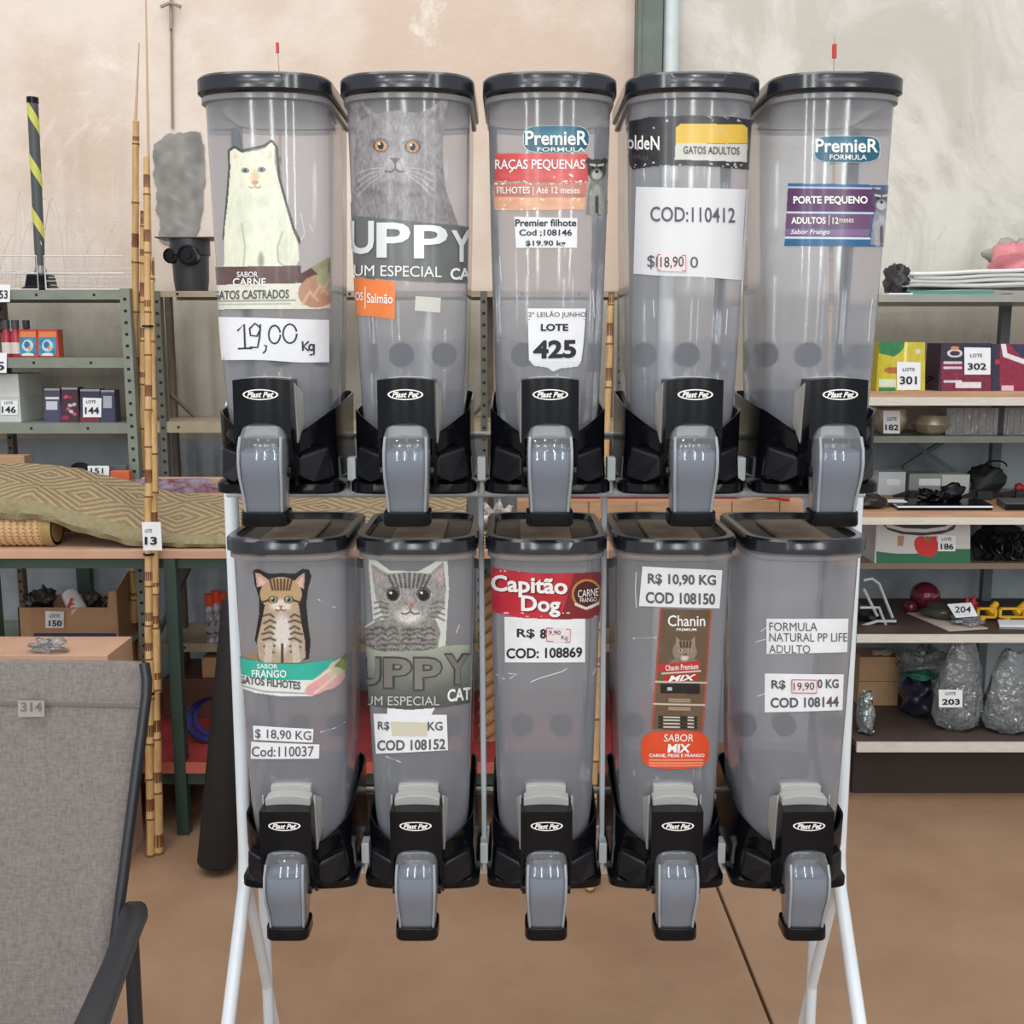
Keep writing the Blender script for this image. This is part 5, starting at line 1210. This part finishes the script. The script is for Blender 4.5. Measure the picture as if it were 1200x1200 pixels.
for (xa_, ya_, xb_, yb_) in ((1058, 548, 1104, 518), (1068, 518, 1118, 552)):
    mb = MB(); mb.tube([P(xa_, ya_, RY+.45), P(xb_, yb_, RY+.45)], .011, 4); obj('cross_brace', mb, mat('slate_steel', (92, 98, 102), .5), t)
mb = MB(); a = bx(1000, 1420, 882, 906, RY+.1, .02, z0=0); mb.box(*a); obj('kick_board', mb, mat('dark_kick', (52, 40, 36), .7), t)

def label_box(name, label, cat, px0, px1, py0, Y, d, zb, paint, group=None, base=(60, 40, 50)):
    t, q = sbox(name, label, cat, px0, px1, py0, Y, d, zb, base, group)
    # bottom in pixels
    lo, hi = py0, py0+200
    for _ in range(30):
        mid = (lo+hi)/2
        if Zp(mid, Y) > zb: lo = mid
        else: hi = mid
    C = Canvas(px0, py0, px1, lo, 2.0, base); C.a[:] = True; paint(C, px0, py0, px1, lo); C.build('printed_front', plane_map(Y), MATTE, t, .0015); return t
def p301(C, x0, y0, x1, y1):
    C.put(C.X > 0, (196, 182, 58)); C.put(C.X < 1044, (190, 176, 30)); C.poly([(x0, y0), (1064, y0), (1056, 412), (1048, 418), (x0, 414)], (36, 120, 66)); C.poly([(x0, y1-14), (1050, y1-14), (1050, y1-5), (x0, y1-5)], (206, 214, 190)); C.poly([(x0, y1-4), (1050, y1-4), (1050, y1), (x0, y1)], (40, 120, 60))
    C.ell(1046, 434, 10, 4, (170, 96, 40)); C.line([(1062, y0), (1058, y1)], 3, (236, 226, 120)); C.ell(1076, 412, 3, 3, (210, 200, 190)); C.noise(C.X > 0, 10, .2, .1)
T = label_box('paint_can_box', 'yellow and green paint carton with lot tag 301', 'box', 1030, 1084, 401, RY+.05, .1, r2, p301, base=(190, 176, 40))
tag(T, (1051, 424, 1079, 457), RY+.05, [('LOTE', (1058, 431, 1072, 435), .01), ('301', (1054.5, 441, 1074.5, 450.5), .025)], off=.004)
def p302(C, x0, y0, x1, y1):
    C.put(C.Y < 425, (40, 36, 60)); C.put(C.Y >= 425, (120, 26, 56)); C.ell(1119, 414, 9, 5, (210, 206, 214)); C.ell(1119, 414, 6, 3, (50, 30, 60)); C.ell(1119, 408, 5, 2.5, (216, 130, 60))
    for y in (425, 431, 447): C.line([(1107, y), (1126, y)], 2.4, (206, 196, 206))
    C.poly([(1120, 448), (1150, 448), (1150, 455), (1120, 455)], (220, 214, 218)); C.noise(C.X > 0, 12, .2, .2)
T = label_box('paint_can_box', 'navy and maroon carton with lot tag 302', 'box', 1103, 1161, 402, RY+.05, .12, r2, p302, base=(60, 34, 60))
tag(T, (1130, 407, 1161, 439), RY+.05, [('LOTE', (1137, 414.5, 1151, 418.5), .01), ('302', (1134, 425.5, 1156, 433.5), .025)], off=.004)
def p303(C, x0, y0, x1, y1):
    C.put(C.X > 0, (140, 28, 62)); C.put(C.X < 1172, (40, 38, 64)); C.poly([(1184, 404), (1230, 404), (1230, 422), (1196, 418)], (40, 44, 80)); C.line([(1176, 404), (1178, 416), (1200, 424), (1228, 432)], 5, (222, 220, 228)); C.poly([(1174, 452), (1188, 452), (1188, 458), (1174, 458)], (220, 190, 196)); C.ell(1169, 424, 3, 3, (190, 40, 70)); C.noise(C.X > 0, 10, .2, .2)
T = label_box('paint_can_box', 'maroon carton with a white swoosh at the right frame edge', 'box', 1162, 1232, 403, RY+.06, .12, r2, p303, base=(110, 30, 56))
mb = MB()
for i in range(3): mb.tube([P(1084+s*22, 450-7*math.sin(s*3.1+i)-2*i, RY+.1+.02*i) for s in np.linspace(0, 1, 10)], .0028, 5)
obj('cord', mb, BLACK, None, label='thin black cord between the cartons tagged 301 and 302', cat='cord')
# top shelf
Yt = RY+.14
t = thing('teal_folder', 'flat teal folder under the white sheets on the top right shelf', 'folder', P(1116, 345, Yt)[:2]+(r1,))
mb = MB(); a = bx(1067, 1165, 339, 345, Yt, .22, z0=r1); mb.box(a[0], a[1], a[2], a[3], r1, r1+.014); obj('cover', mb, mat('teal_card', (86, 178, 160), .5), t, bevel=.002)
mb = MB(); a = bx(1042, 1070, 339, 345, Yt-.03, .2, z0=r1); mb.box(a[0], a[1], a[2], a[3], r1, r1+.006); obj('loose_sheet', mb, WHITE, t)
t = thing('white_sheets', 'pile of folded white plastic sheets on the top right shelf', 'sheets', P(1130, 340, Yt)[:2]+(r1+.015,))
for i in range(5):
    mb = MB(); g = []
    for j in range(14):
        s = j/13; px = 1058+8*i%13+s*(190-6*i); row = []
        for kq in range(7):
            u_ = kq/6; p = P(px, 330, Yt-.02+.2*u_); row.append((p[0], Yt-.015+.22*u_-.005*i, r1+.026+i*.012+.002*math.sin(s*9+i+u_*4)+max(0, s-.3)*.012*i*.5))
        g.append(row)
    mb.grid(g); o = obj('sheet', mb, mat('white_plastic_sheet', (226, 226, 228), .35), t, smooth=True)
    md = o.modifiers.new('Solid', 'SOLIDIFY'); md.thickness = .0115; md.offset = -1
soft('black_bag', 'crumpled black bag at the left end of the top right shelf', 'bag', 1050, 330, Yt+.04, .035, .06, .05, mat('black_film', (40, 38, 42), .4), 44, .3, zb=r1)
zz = Zp(322, RY+.25)
soft('pink_bundle', 'pink bundle on the white sheets at the right frame edge', 'bundle', 1186, 312, RY+.22, .075, .08, .055, mat('pink_film', (212, 130, 138), .4), 45, .25, zb=r1+.06, n=24, mm=14)
soft('grey_cloth', 'grey crumpled cloth over the pink bundle', 'cloth', 1190, 304, RY+.34, .10, .05, .05, mat('grey_cloth', (160, 154, 148), .7), 46, .3, zb=r1+.09, n=24, mm=14)
# bowls and clear packs
BRS = mat('aged_pewter', (176, 166, 146), .32, .45, noise=.25, nscale=20)
for i, (px, w_, top_, lb) in enumerate(((1043, .056, 478, 'deep pewter pot with lot tag 182'), (1091, .064, 486, 'shallow pewter bowl beside the tagged pot'))):
    Yb = RY+.20; c = P(px, 495, Yb); h = Zp(top_, Yb)-r3
    t = thing('pewter_bowl', lb, 'bowl', (c[0], Yb, r3), 'pewter bowls')
    mb = MB(); pr = [(0, 0), (.5, 0), (.8, .2), (1, .55), (.92, .9), (.86, 1), (.82, 1), (.9, .55), (.7, .2), (0, .06)]
    mb.lathe((c[0], Yb, r3), [(w_*a_, h*b_) for a_, b_ in pr], 28); obj('bowl_body', mb, BRS, t, smooth=True)
    if i == 0: tag(t, (1035, 481, 1055, 508), Yb-w_-.001, [('LOTE', (1040, 489, 1051, 493), .01), ('182', (1037.5, 497.5, 1053, 504.5), .025)])
for i, (a_, b_, lb) in enumerate(((1110, 1171, 'clear frosted pack beside the pewter bowls'), (1178, 1236, 'clear frosted pack at the right frame edge above the bench'))):
    t, q = sbox('clear_pack', lb, 'pack', a_, b_, 478, RY+.17, .12, r3, frosted('ribbed_clear_pack', (200, 200, 204), .7, bumpy=.6), 'clear frosted packs'); x = q[0]
    mb = MB()
    for k in range(7): xx = q[0]+(q[1]-q[0])*(k+.5)/7; mb.tube([(xx, q[2]-.001, q[4]+.006), (xx, q[2]-.001, q[5]-.006)], .004, 6)
    obj('rib', mb, frosted('ribbed_clear_pack', (200, 200, 204), .7), t)
# bench clutter
mb = MB()
for i, (a_, b_, top_, col, lb) in enumerate(((1030, 1062, 553, (206, 208, 212), 'small white box leftmost at the back of the right bench'), (1066, 1105, 555, (150, 152, 148), 'low grey box between two white boxes on the right bench'), (1104, 1137, 556, (204, 204, 200), 'white box beside the black bag on the right bench'))):
    t, q = sbox('small_box', lb, 'box', a_, b_, top_, RY+.34, .09, r4, col, 'low boxes on the right bench')
    if i == 0: tag(t, (1039, 561, 1055, 569), RY+.34, [])
    if i == 1: mb2 = MB(); mb2.box(*bx(1077, 1102, 561, 569, RY+.338, .002)); obj('label_plate', mb2, WHITE, t)
soft('black_bag', 'rounded black bag at the back of the right bench', 'bag', 1157, 560, RY+.36, .062, .05, .052, mat('black_nylon', (30, 30, 34), .6), 50, .25, zb=r4)
mb = MB(); c = P(1165, 546, RY+.36); mb.tube([(c[0]+.04*math.cos(a_), RY+.35, c[2]+.02*math.sin(a_)) for a_ in np.linspace(0, 3.14, 12)], .003, 5); obj('bag_strap', mb, BLACK, None, label='thin black strap loop above the rounded bag', cat='strap')
soft('red_item', 'small red knob beside the post on the right bench', 'knob', 1195, 563, RY+.3, .016, .016, .014, mat('red_plastic', (176, 46, 44), .3), 51, .2, zb=r4+.02)
def slab(name, label, pA, Yf, Yb, z0, col_edges, grp):
    t = thing(name, label, 'device', P(sum(p[0] for p in pA)/len(pA), 590, Yf)[:2]+(z0,), grp)
    base = [P(p[0], p[1], p[2]) for p in pA]
    z = z0
    for nm, th, m_, sh in col_edges:
        mb = MB(); mb.prism([(p[0]*(1), p[1], z) for p in base], (0, 0, th)); obj(nm, mb, m_, t, bevel=.001); z += th
    return t, z
T, zz = slab('laptop', 'flat black and white device with tangled black gadgets on top', [(1052, 600, RY-.01), (1163, 600, RY-.01), (1150, 586, RY+.13), (1040, 584, RY+.15)], RY, RY+.14, r4, [('lower_case', .009, BLACK, 0), ('white_rim', .006, WHITE, 0), ('top_case', .003, BLACK, 0)], 'flat devices on the right bench')
mb = MB(); mb.prism([(p[0], p[1], zz) for p in (P(1062, 0, RY+.05), P(1098, 0, RY+.05), P(1092, 0, RY+.11), P(1052, 0, RY+.11))], (0, 0, .001)); obj('white_panel', mb, WHITE, T)
T, z2 = slab('laptop', 'black flat device at the right frame edge of the bench', [(1178, 600, RY-.01), (1290, 600, RY-.01), (1280, 586, RY+.14), (1168, 584, RY+.12)], RY, RY+.14, r4, [('lower_case', .02, BLACK, 0), ('grey_top', .003, mat('col_84', (84, 86, 88), .4), 0)], 'flat devices on the right bench')
for i, (px, py, rx, lb) in enumerate(((1102, 580, .03, 'black charger block on the flat device'), (1117, 575, .035, 'round black gadget standing on the flat device'), (1085, 582, .03, 'small black adapter at the left of the flat device'))):
    soft('black_gadget', lb, 'gadget', px, py, RY+.06+.02*i, rx, .025, .018+.006*(i == 1)*2, BLACK, 60+i, .3, zb=zz, group='black gadgets on the flat device')
for i, (px, w_, lb) in enumerate(((1150, .09, 'dark metal bracket behind the flat device'), (1070, .07, 'dark flat tool left behind the flat device'), (1195, .08, 'dark metal tool at the far right of the bench'))):
    mb = MB(); c = P(px, 575, RY+.24); mb.tube([(c[0]-w_, RY+.2+.03*i, r4+.012), (c[0]-w_*.2, RY+.24, r4+.02), (c[0]+w_, RY+.26, r4+.012)], [.006, .012, .008], 6); mb.box(c[0]-.02, c[0]+.03, RY+.22, RY+.26, r4+.001, r4+.03)
    obj('dark_tool', mb, mat('dark_tool_metal', (58, 58, 62), .4, .4), None, label=lb, cat='tool', group='dark tools on the right bench')
soft('dark_pouch', 'dark pouch at the left end of the right bench', 'pouch', 1018, 590, RY+.05, .055, .05, .022, mat('dark_leather', (46, 40, 40), .5), 65, .2, zb=r4)
# fruit carton on r5
def pf(C, x0, y0, x1, y1):
    C.put(C.X > 0, (204, 206, 208)); C.put(C.Y > 646+3*np.sin((C.X-x0)*.045), (44, 112, 82)); C.ell(1086, 640, 14, 11.5, (206, 44, 50)); C.ell(1080, 637, 9, 9, (206, 44, 50)); C.poly([(1076, 630), (1098, 628), (1098, 648), (1090, 653), (1078, 650)], (206, 44, 50)); C.ell(1087, 632, 4, 4, (150, 96, 44))
    C.poly([(1052, 628), (1060, 628), (1058, 640), (1052, 640)], (176, 132, 96))
T = label_box('fruit_carton', 'white and green fruit carton with a red tomato and lot tag 186', 'box', 1027, 1137, 613, RY+.10, .2, r5, pf, base=(206, 206, 206))
tag(T, (1099, 627, 1120, 646), RY+.10, [('LOTE', (1104, 630, 1115, 633.5), .01), ('186', (1102.5, 637, 1117.5, 644), .025)], off=.004)
C = Canvas(1032, 612, 1124, 630, 2); C.poly([(1033, 613), (1122, 613), (1118, 621), (1104, 626), (1080, 628), (1056, 626), (1040, 621)], (44, 48, 54)); C.line([(1040, 616), (1060, 621), (1085, 622), (1108, 619), (1116, 614)], 3.4, (206, 208, 214))
C.build('hand_slot', plane_map(RY+.10), MATTE, T, .003)
q_ = random.Random(12); CT = thing('cable_bundle', 'tangled bundle of coiled black cables right of the fruit carton', 'cables', P(1165, 655, RY+.15)[:2]+(r5,))
for i in range(7):
    c = P(1150+8*i, 645, RY+.16+.01*i); mb = MB()
    mb.tube([(c[0]+q_.uniform(.02, .05)*math.cos(a_+i), RY+.15+.02*math.sin(a_*1.3+i), max(r5+.006, r5+.05+.045*math.sin(a_*1.1+i))) for a_ in np.linspace(0, 6.5, 20)], .005, 6)
    obj('cable', mb, BLACK, CT, smooth=True)
soft('black_block', 'black block among cables right of the fruit carton', 'block', 1170, 640, RY+.28, .09, .05, .055, mat('black_nylon', (30, 30, 34), .6), 70, .15, zb=r5)
# shelf r6
Yc = RY+.12
t = thing('folded_stand', 'folded white metal stand at the left end of the dark shelf', 'stand', P(1025, 740, Yc)[:2]+(r6,))
WM = mat('worn_white_metal', (190, 194, 198), .35, .3)
for pp in (((1012, 680), (1022, 678), (1030, 684), (1046, 724)), ((1008, 712), (1030, 712), (1040, 738)), ((1012, 690), (1028, 722)), ((1005, 735), (1028, 728), (1050, 728))):
    mb = MB(); mb.tube([P(x, y, Yc) for x, y in pp], .0055, 7); obj('bar', mb, WM, t, smooth=True)
mb = MB(); mb.lump((P(1018, 728, Yc+.05)[0], Yc+.06, r6+.03), .05, .05, .03, 3, .2); obj('dark_pouch', mb, mat('black_nylon', (30, 30, 34), .6), t, smooth=True)
PG = frosted('pink_glass', (160, 60, 90), .45, rough=.05, gloss=2, tint=(230, 130, 160))
for i, (px, py, r_, lb) in enumerate(((1085, 681, .052, 'large ball of pink glass at the back of the dark shelf'), (1068, 694, .022, 'small pink glass ball beside the large one'))):
    Yg = RY+.32-.04*i; c = P(px, py, Yg); mb = MB(); n = 14
    mb.lathe((c[0], Yg, r6+r_*1.0), [(r_*math.sin(math.pi*k/n)+.0001, -r_*math.cos(math.pi*k/n)) for k in range(n+1)], 22); t = thing('glass_ball', lb, 'ball', (c[0], Yg, r6), 'pink glass balls'); obj('glass', mb, PG, t, smooth=True)
    mb = MB(); mb.lump((c[0], Yg, r6+r_), r_*.35, r_*.35, r_*.35, 8, .2); obj('core', mb, mat('pink_core', (190, 70, 100), .4), t, smooth=True)
t = thing('blister_pack', 'blister pack on a card with a lot tag, lying on the dark shelf', 'pack', P(1110, 730, Yc)[:2]+(r6,))
q4 = [P(1064, 702, RY+.26), P(1118, 700, RY+.26), P(1158, 731, RY+.05), P(1112, 736, RY+.02)]; q4 = [(p[0], p[1], r6+.003) for p in q4]
mb = MB(); mb.prism(q4, (0, 0, .004)); obj('card', mb, mat('pale_card', (190, 176, 166), .5), t)
mb = MB(); mb.lump((P(1105, 712, RY+.2)[0], RY+.19, r6+.03), .075, .06, .028, 12, .18, 20, 12, .3); obj('blister', mb, mat('olive_dark', (62, 60, 54), .25, noise=.3), t, smooth=True)
mb = MB(); mb.lump((P(1130, 720, RY+.12)[0], RY+.10, r6+.022), .05, .045, .018, 14, .25, 20, 12, .3); obj('film_cover', mb, BAG, t, smooth=True)
mb = MB(); z9 = r6+.05; pp = [P(1110, 708, RY+.125), P(1138, 706, RY+.125), P(1146, 722, RY+.075), P(1120, 724, RY+.075)]; mb.add([tuple(p) for p in pp], [(0, 1, 2, 3)]); o = obj('paper_tag', mb, WHITE, t)
text('204', (1119, 710.5, 1138, 718), plane_map(RY+.07), INK, t, .003, bold=.02, maxe=0)
YP = mat('yellow_plastic', (222, 170, 36), .35)
for i, (px, lb) in enumerate(((1156, 'yellow plastic clamp beside the blister pack'), (1186, 'yellow plastic clamp at the right frame edge of the dark shelf'))):
    Yg = RY+.16; c = P(px, 715, Yg); t = thing('yellow_clamp', lb, 'clamp', (c[0], Yg, r6), 'yellow plastic clamps')
    mb = MB(); w_ = .035+.012*i; mb.box(c[0]-w_, c[0]+w_, Yg-.008, Yg+.01, r6+.012, r6+.02); mb.box(c[0]-w_, c[0]+w_, Yg-.008, Yg+.01, r6+.042, r6+.05); mb.box(c[0]-w_, c[0]-w_+.01, Yg-.008, Yg+.01, r6+.012, r6+.05); mb.box(c[0]+w_-.01, c[0]+w_, Yg-.008, Yg+.01, r6+.012, r6+.05); obj('frame', mb, YP, t, bevel=.003)
    mb = MB(); mb.tube([(c[0]+w_*.3, Yg+.001, r6+.03), (c[0]+w_*1.2, Yg+.02, r6+.06)], [.014, .011], 10); mb.tube([(c[0]-w_*.5, Yg, r6+.001), (c[0]-w_*.2, Yg, r6+.014)], .009, 8); obj('grip', mb, YP, t, smooth=True)
soft('red_ribbon', 'small red coiled ribbon behind the yellow clamps', 'ribbon', 1138, 702, RY+.26, .028, .02, .026, mat('red_ribbon', (170, 40, 46), .4), 81, .45, zb=r6, n=20, mm=14)
T, z2 = slab('strip_pack', 'flat pack of grey and white strips in front of the right yellow clamp', [(1172, 724, RY+.06), (1270, 728, RY+.04), (1262, 714, RY+.13), (1170, 712, RY+.14)], RY, RY+.1, r6, [('grey_strip', .008, mat('grey_plastic', (140, 140, 140), .4), 0), ('white_strip', .005, WHITE, 0)], None); T['category'] = 'pack'
# shelf r7
t, q = sbox('carton', 'plain cardboard carton at the left back of the lowest right shelf', 'box', 1008, 1055, 770, RY+.36, .12, r7, CARD)
mb = MB(); mb.box(q[0], q[1], q[2]-.0012, q[2]-.0002, (q[4]+q[5])/2-.001, (q[4]+q[5])/2+.001); obj('seam', mb, mat('brown_print', (110, 76, 70), .7), t)
mb = MB(); mb.lump((P(1035, 768, RY+.4)[0], RY+.4, q[5]+.008), .04, .03, .008, 9, .3); obj('paper_scrap', mb, mat('old_paper', (196, 176, 156), .7), t, smooth=True)
def parts_bag(label, cx, w_, top_, Y, seed, tagq=None, lean=0, fill=.42):
    t = thing('parts_bag', label, 'bag', (P(cx, 850, Y)[0], Y, r7), 'clear bags of silver parts'); h = Zp(top_, Y)-r7; c = P(cx, 840, Y); q = random.Random(seed)
    rings = []; n = 22
    for s, k in ((0, .55), (.05, .85), (.2, 1.0), (.45, .95), (.7, .8), (.85, .62), (.95, .5), (1.0, .42)):
        rings.append([(c[0]+lean*s+w_*k*math.cos(a_)*(1+.10*math.sin(a_*5+s*7+seed)), Y+.05*k*math.sin(a_)*(1+.16*math.sin(a_*4+s*9)), r7+.003+h*s+.008*math.sin(a_*3+s*8)*(s > .05)) for a_ in np.linspace(0, 2*math.pi, n, endpoint=False)])
    mb = MB(); mb.loft(rings, True, False); obj('bag_film', mb, BAG, t, smooth=True)
    mb = MB()
    for i in range(230):
        s = q.random()*fill; k = .85*(1-.2*s); a_ = q.uniform(0, 6.28); rr_ = math.sqrt(q.random())*k
        p = Vector((c[0]+lean*s+w_*rr_*math.cos(a_), Y+.045*rr_*math.sin(a_), r7+.012+h*s)); e = q.uniform(.005, .011)
        u = Vector((q.uniform(-1, 1), q.uniform(-1, 1), q.uniform(-1, 1))).normalized(); v_ = u.orthogonal().normalized(); w3 = u.cross(v_)
        vs = [p+u*e, p+v_*e, p-u*e, p-v_*e, p+w3*e*.5, p-w3*e*.5]; mb.add(vs, [(0, 1, 4), (1, 2, 4), (2, 3, 4), (3, 0, 4), (1, 0, 5), (2, 1, 5), (3, 2, 5), (0, 3, 5)])
    obj('silver_parts', mb, mat('silver_parts', (206, 214, 212), .22, .85), t, kind='stuff')
    if tagq: tag(t, tagq[0], Y-.06, tagq[1])
    return t
parts_bag('clear bag of silver parts with lot tag 203', 1122, .085, 752, RY+.12, 3, ((1100, 808, 1128, 829), [('LOTE', (1108, 811, 1120, 814.5), .01), ('203', (1104, 819, 1125, 826), .03)]))
parts_bag('clear bag of silver parts at the right frame edge', 1182, .085, 764, RY+.09, 5, fill=.6)
parts_bag('narrow clear bag of pale parts beside the white rack leg', 1014, .030, 812, RY+.09, 8, fill=.9)
soft('clear_film', 'loose crumpled clear film above the dark bag', 'film', 1085, 775, RY+.3, .09, .06, .045, BAG, 91, .4, zb=Zp(790, RY+.3)-.0, n=30, mm=18)
soft('dark_bag', 'dark blue bag under the crumpled clear film on the lowest right shelf', 'bag', 1076, 812, RY+.26, .055, .07, .075, mat('navy_film', (40, 40, 58), .3), 92, .2, zb=r7, n=26, mm=16)
soft('green_cloth', 'green cloth scrap on top of the dark blue bag', 'cloth', 1078, 783, RY+.24, .05, .04, .014, mat('green_cloth', (34, 104, 84), .6), 93, .3, zb=r7+.142)

# ------------------------------------------------------------------ mesh chair, foreground left
CX = lambda px, py, Y: P(px, py, Y)
t = thing('mesh_chair', 'black framed outdoor chair with grey-brown mesh back, in the left foreground', 'chair', (-.86, 1.6, 0))
def back_pt(u, s):
    """u 0..1 across (left to right), s 0..1 from top of the back down to the seat"""
    Y = 1.83-.20*s; z = .985-.62*s
    xr_ = -.650-.05*s-.012*max(0, .06-s)/.06
    xl_ = xr_-.50
    return (xl_+(xr_-xl_)*u, Y+.012*math.sin(u*math.pi)+.05*max(0, .08-s), z)
FB = frosted('sling_mesh', (150, 142, 138), .88, rough=.6, gloss=.25, noise=.10)
def sling():
    m = bpy.data.materials.new('woven_sling'); m.use_nodes = True; nt = m.node_tree; b = nt.nodes['Principled BSDF']; b.inputs['Roughness'].default_value = .75; b.inputs['Specular IOR Level'].default_value = .25
    tc = nt.nodes.new('ShaderNodeTexCoord')
    def wv(st, sc):
        mp = nt.nodes.new('ShaderNodeMapping'); mp.inputs['Scale'].default_value = st; n = nt.nodes.new('ShaderNodeTexNoise'); n.inputs['Scale'].default_value = sc; n.inputs['Detail'].default_value = 3
        nt.links.new(tc.outputs['Object'], mp.inputs[0]); nt.links.new(mp.outputs[0], n.inputs[0]); return n.outputs[0]
    ad = nt.nodes.new('ShaderNodeMath'); ad.operation = 'ADD'; nt.links.new(wv((1, 1, .012), 230), ad.inputs[0]); nt.links.new(wv((.3, .3, 1), 260), ad.inputs[1])
    mr = nt.nodes.new('ShaderNodeMapRange'); mr.inputs[1].default_value = .6; mr.inputs[2].default_value = 1.4; nt.links.new(ad.outputs[0], mr.inputs[0])
    mx = nt.nodes.new('ShaderNodeMix'); mx.data_type = 'RGBA'; mx.inputs['A'].default_value = (*lin((104, 98, 96)), 1); mx.inputs['B'].default_value = (*lin((136, 128, 125)), 1)
    nt.links.new(mr.outputs[0], mx.inputs['Factor']); nt.links.new(mx.outputs['Result'], b.inputs['Base Color'])
    bp = nt.nodes.new('ShaderNodeBump'); bp.inputs['Strength'].default_value = .25; bp.inputs['Distance'].default_value = .003; nt.links.new(ad.outputs[0], bp.inputs['Height']); nt.links.new(bp.outputs[0], b.inputs['Normal'])
    return m
SL = sling()
mb = MB(); g = [[back_pt(u, s) for u in np.linspace(0, 1, 17)] for s in np.linspace(0, 1, 30)]
g.insert(0, [(x, y+.012, z+.002) for x, y, z in g[0]]); g.insert(0, [(x, y+.014, z-.014) for x, y, z in g[0]])
mb.grid(g); o = obj('mesh_back', mb, SL, t, smooth=True); md = o.modifiers.new('Solid', 'SOLIDIFY'); md.thickness = .003
mb = MB(); r = [[back_pt(u, s) for u in np.linspace(0, 1, 17)] for s in (.105, .113)]; r = [[(x, y-.003, z) for x, y, z in q] for q in r]; mb.grid(r); obj('hem_seam', mb, mat('seam_thread', (104, 96, 94), .8), t)
mb = MB(); r = [[back_pt(u, s) for u in np.linspace(0, 1, 17)] for s in (.93, .945)]; r = [[(x, y-.003, z) for x, y, z in q] for q in r]; mb.grid(r); obj('hem_seam', mb, mat('seam_thread', (104, 96, 94), .8), t)
FR = mat('black_chair_frame', (38, 40, 46), .38, noise=.1)
for u_ in (1.012, -.012):
    mb = MB(); mb.tube([tuple(Vector(back_pt(u_, s))+Vector((0, .004, .0))) for s in np.linspace(0, 1, 24)]+[(back_pt(u_, 1)[0], 1.60, .36), (back_pt(u_, 1)[0]-.0, 1.12, .40)], .0095, 10); obj('side_rail', mb, FR, t, smooth=True)
mb = MB(); mb.tube([tuple(Vector(back_pt(u, 0))+Vector((0, .013, -.012))) for u in (0, .5, 1.0)], .009, 8); obj('top_rail', mb, FR, t, smooth=True)
mb = MB(); g = [[(back_pt(u, 1)[0], y, .355+.04*((1.6-y)/.5)-.015*math.sin(u*math.pi)) for u in np.linspace(0, 1, 12)] for y in np.linspace(1.62, 1.12, 12)]; mb.grid(g); o = obj('mesh_seat', mb, SL, t, smooth=True); md = o.modifiers.new('Solid', 'SOLIDIFY'); md.thickness = .003
for s, X in ((1, back_pt(1, .6)[0]+.040), (-1, back_pt(0, .6)[0]-.02)):
    # arm rest: flat bar rising to a rounded back end
    pts = [(X-s*.006, 1.70, .597), (X+s*.010, 1.655, .612), (X+s*.018, 1.60, .610), (X+s*.028, 1.52, .604), (X+s*.040, 1.42, .600), (X+s*.054, 1.30, .596), (X+s*.066, 1.16, .58), (X+s*.07, 1.10, .54)]
    W_ = [.018, .022, .020, .020, .022, .025, .026, .022]
    rings = []
    for (x, y, z), w_ in zip(pts, W_): rings.append([(x-w_, y, z-.009), (x-w_*.6, y, z-.013), (x+w_*.6, y, z-.013), (x+w_, y, z-.009), (x+w_, y, z+.004), (x+w_*.6, y, z+.009), (x-w_*.6, y, z+.009), (x-w_, y, z+.004)])
    mb = MB(); mb.loft(rings); obj('armrest', mb, FR, t, smooth=True)
    mb = MB(); mb.tube([(X+s*.0, 1.66, .605), (X+s*.0, 1.655, .40), (X+s*.01, 1.70, .0)], .0125, 10); obj('leg', mb, FR, t, smooth=True)
    mb = MB(); mb.tube([(X+s*.06, 1.14, .57), (X+s*.03, 1.12, .40), (X+s*.03, 1.09, .0)], .0125, 10); obj('leg', mb, FR, t, smooth=True)
fmap = lambda px, py, off: Pv(px, py, 1.80-off)
o = paper([(21, 821), (52, 821), (52, 840), (21, 840)], plane_map(1.80), mat('paper_behind_mesh', (166, 158, 154), .8), t, .002, 2, 2, name='lot_patch'); 
text('314', (24, 823, 49, 834), plane_map(1.80), mat('faded_ink', (122, 112, 110), .8), t, .004, bold=.02, maxe=0)
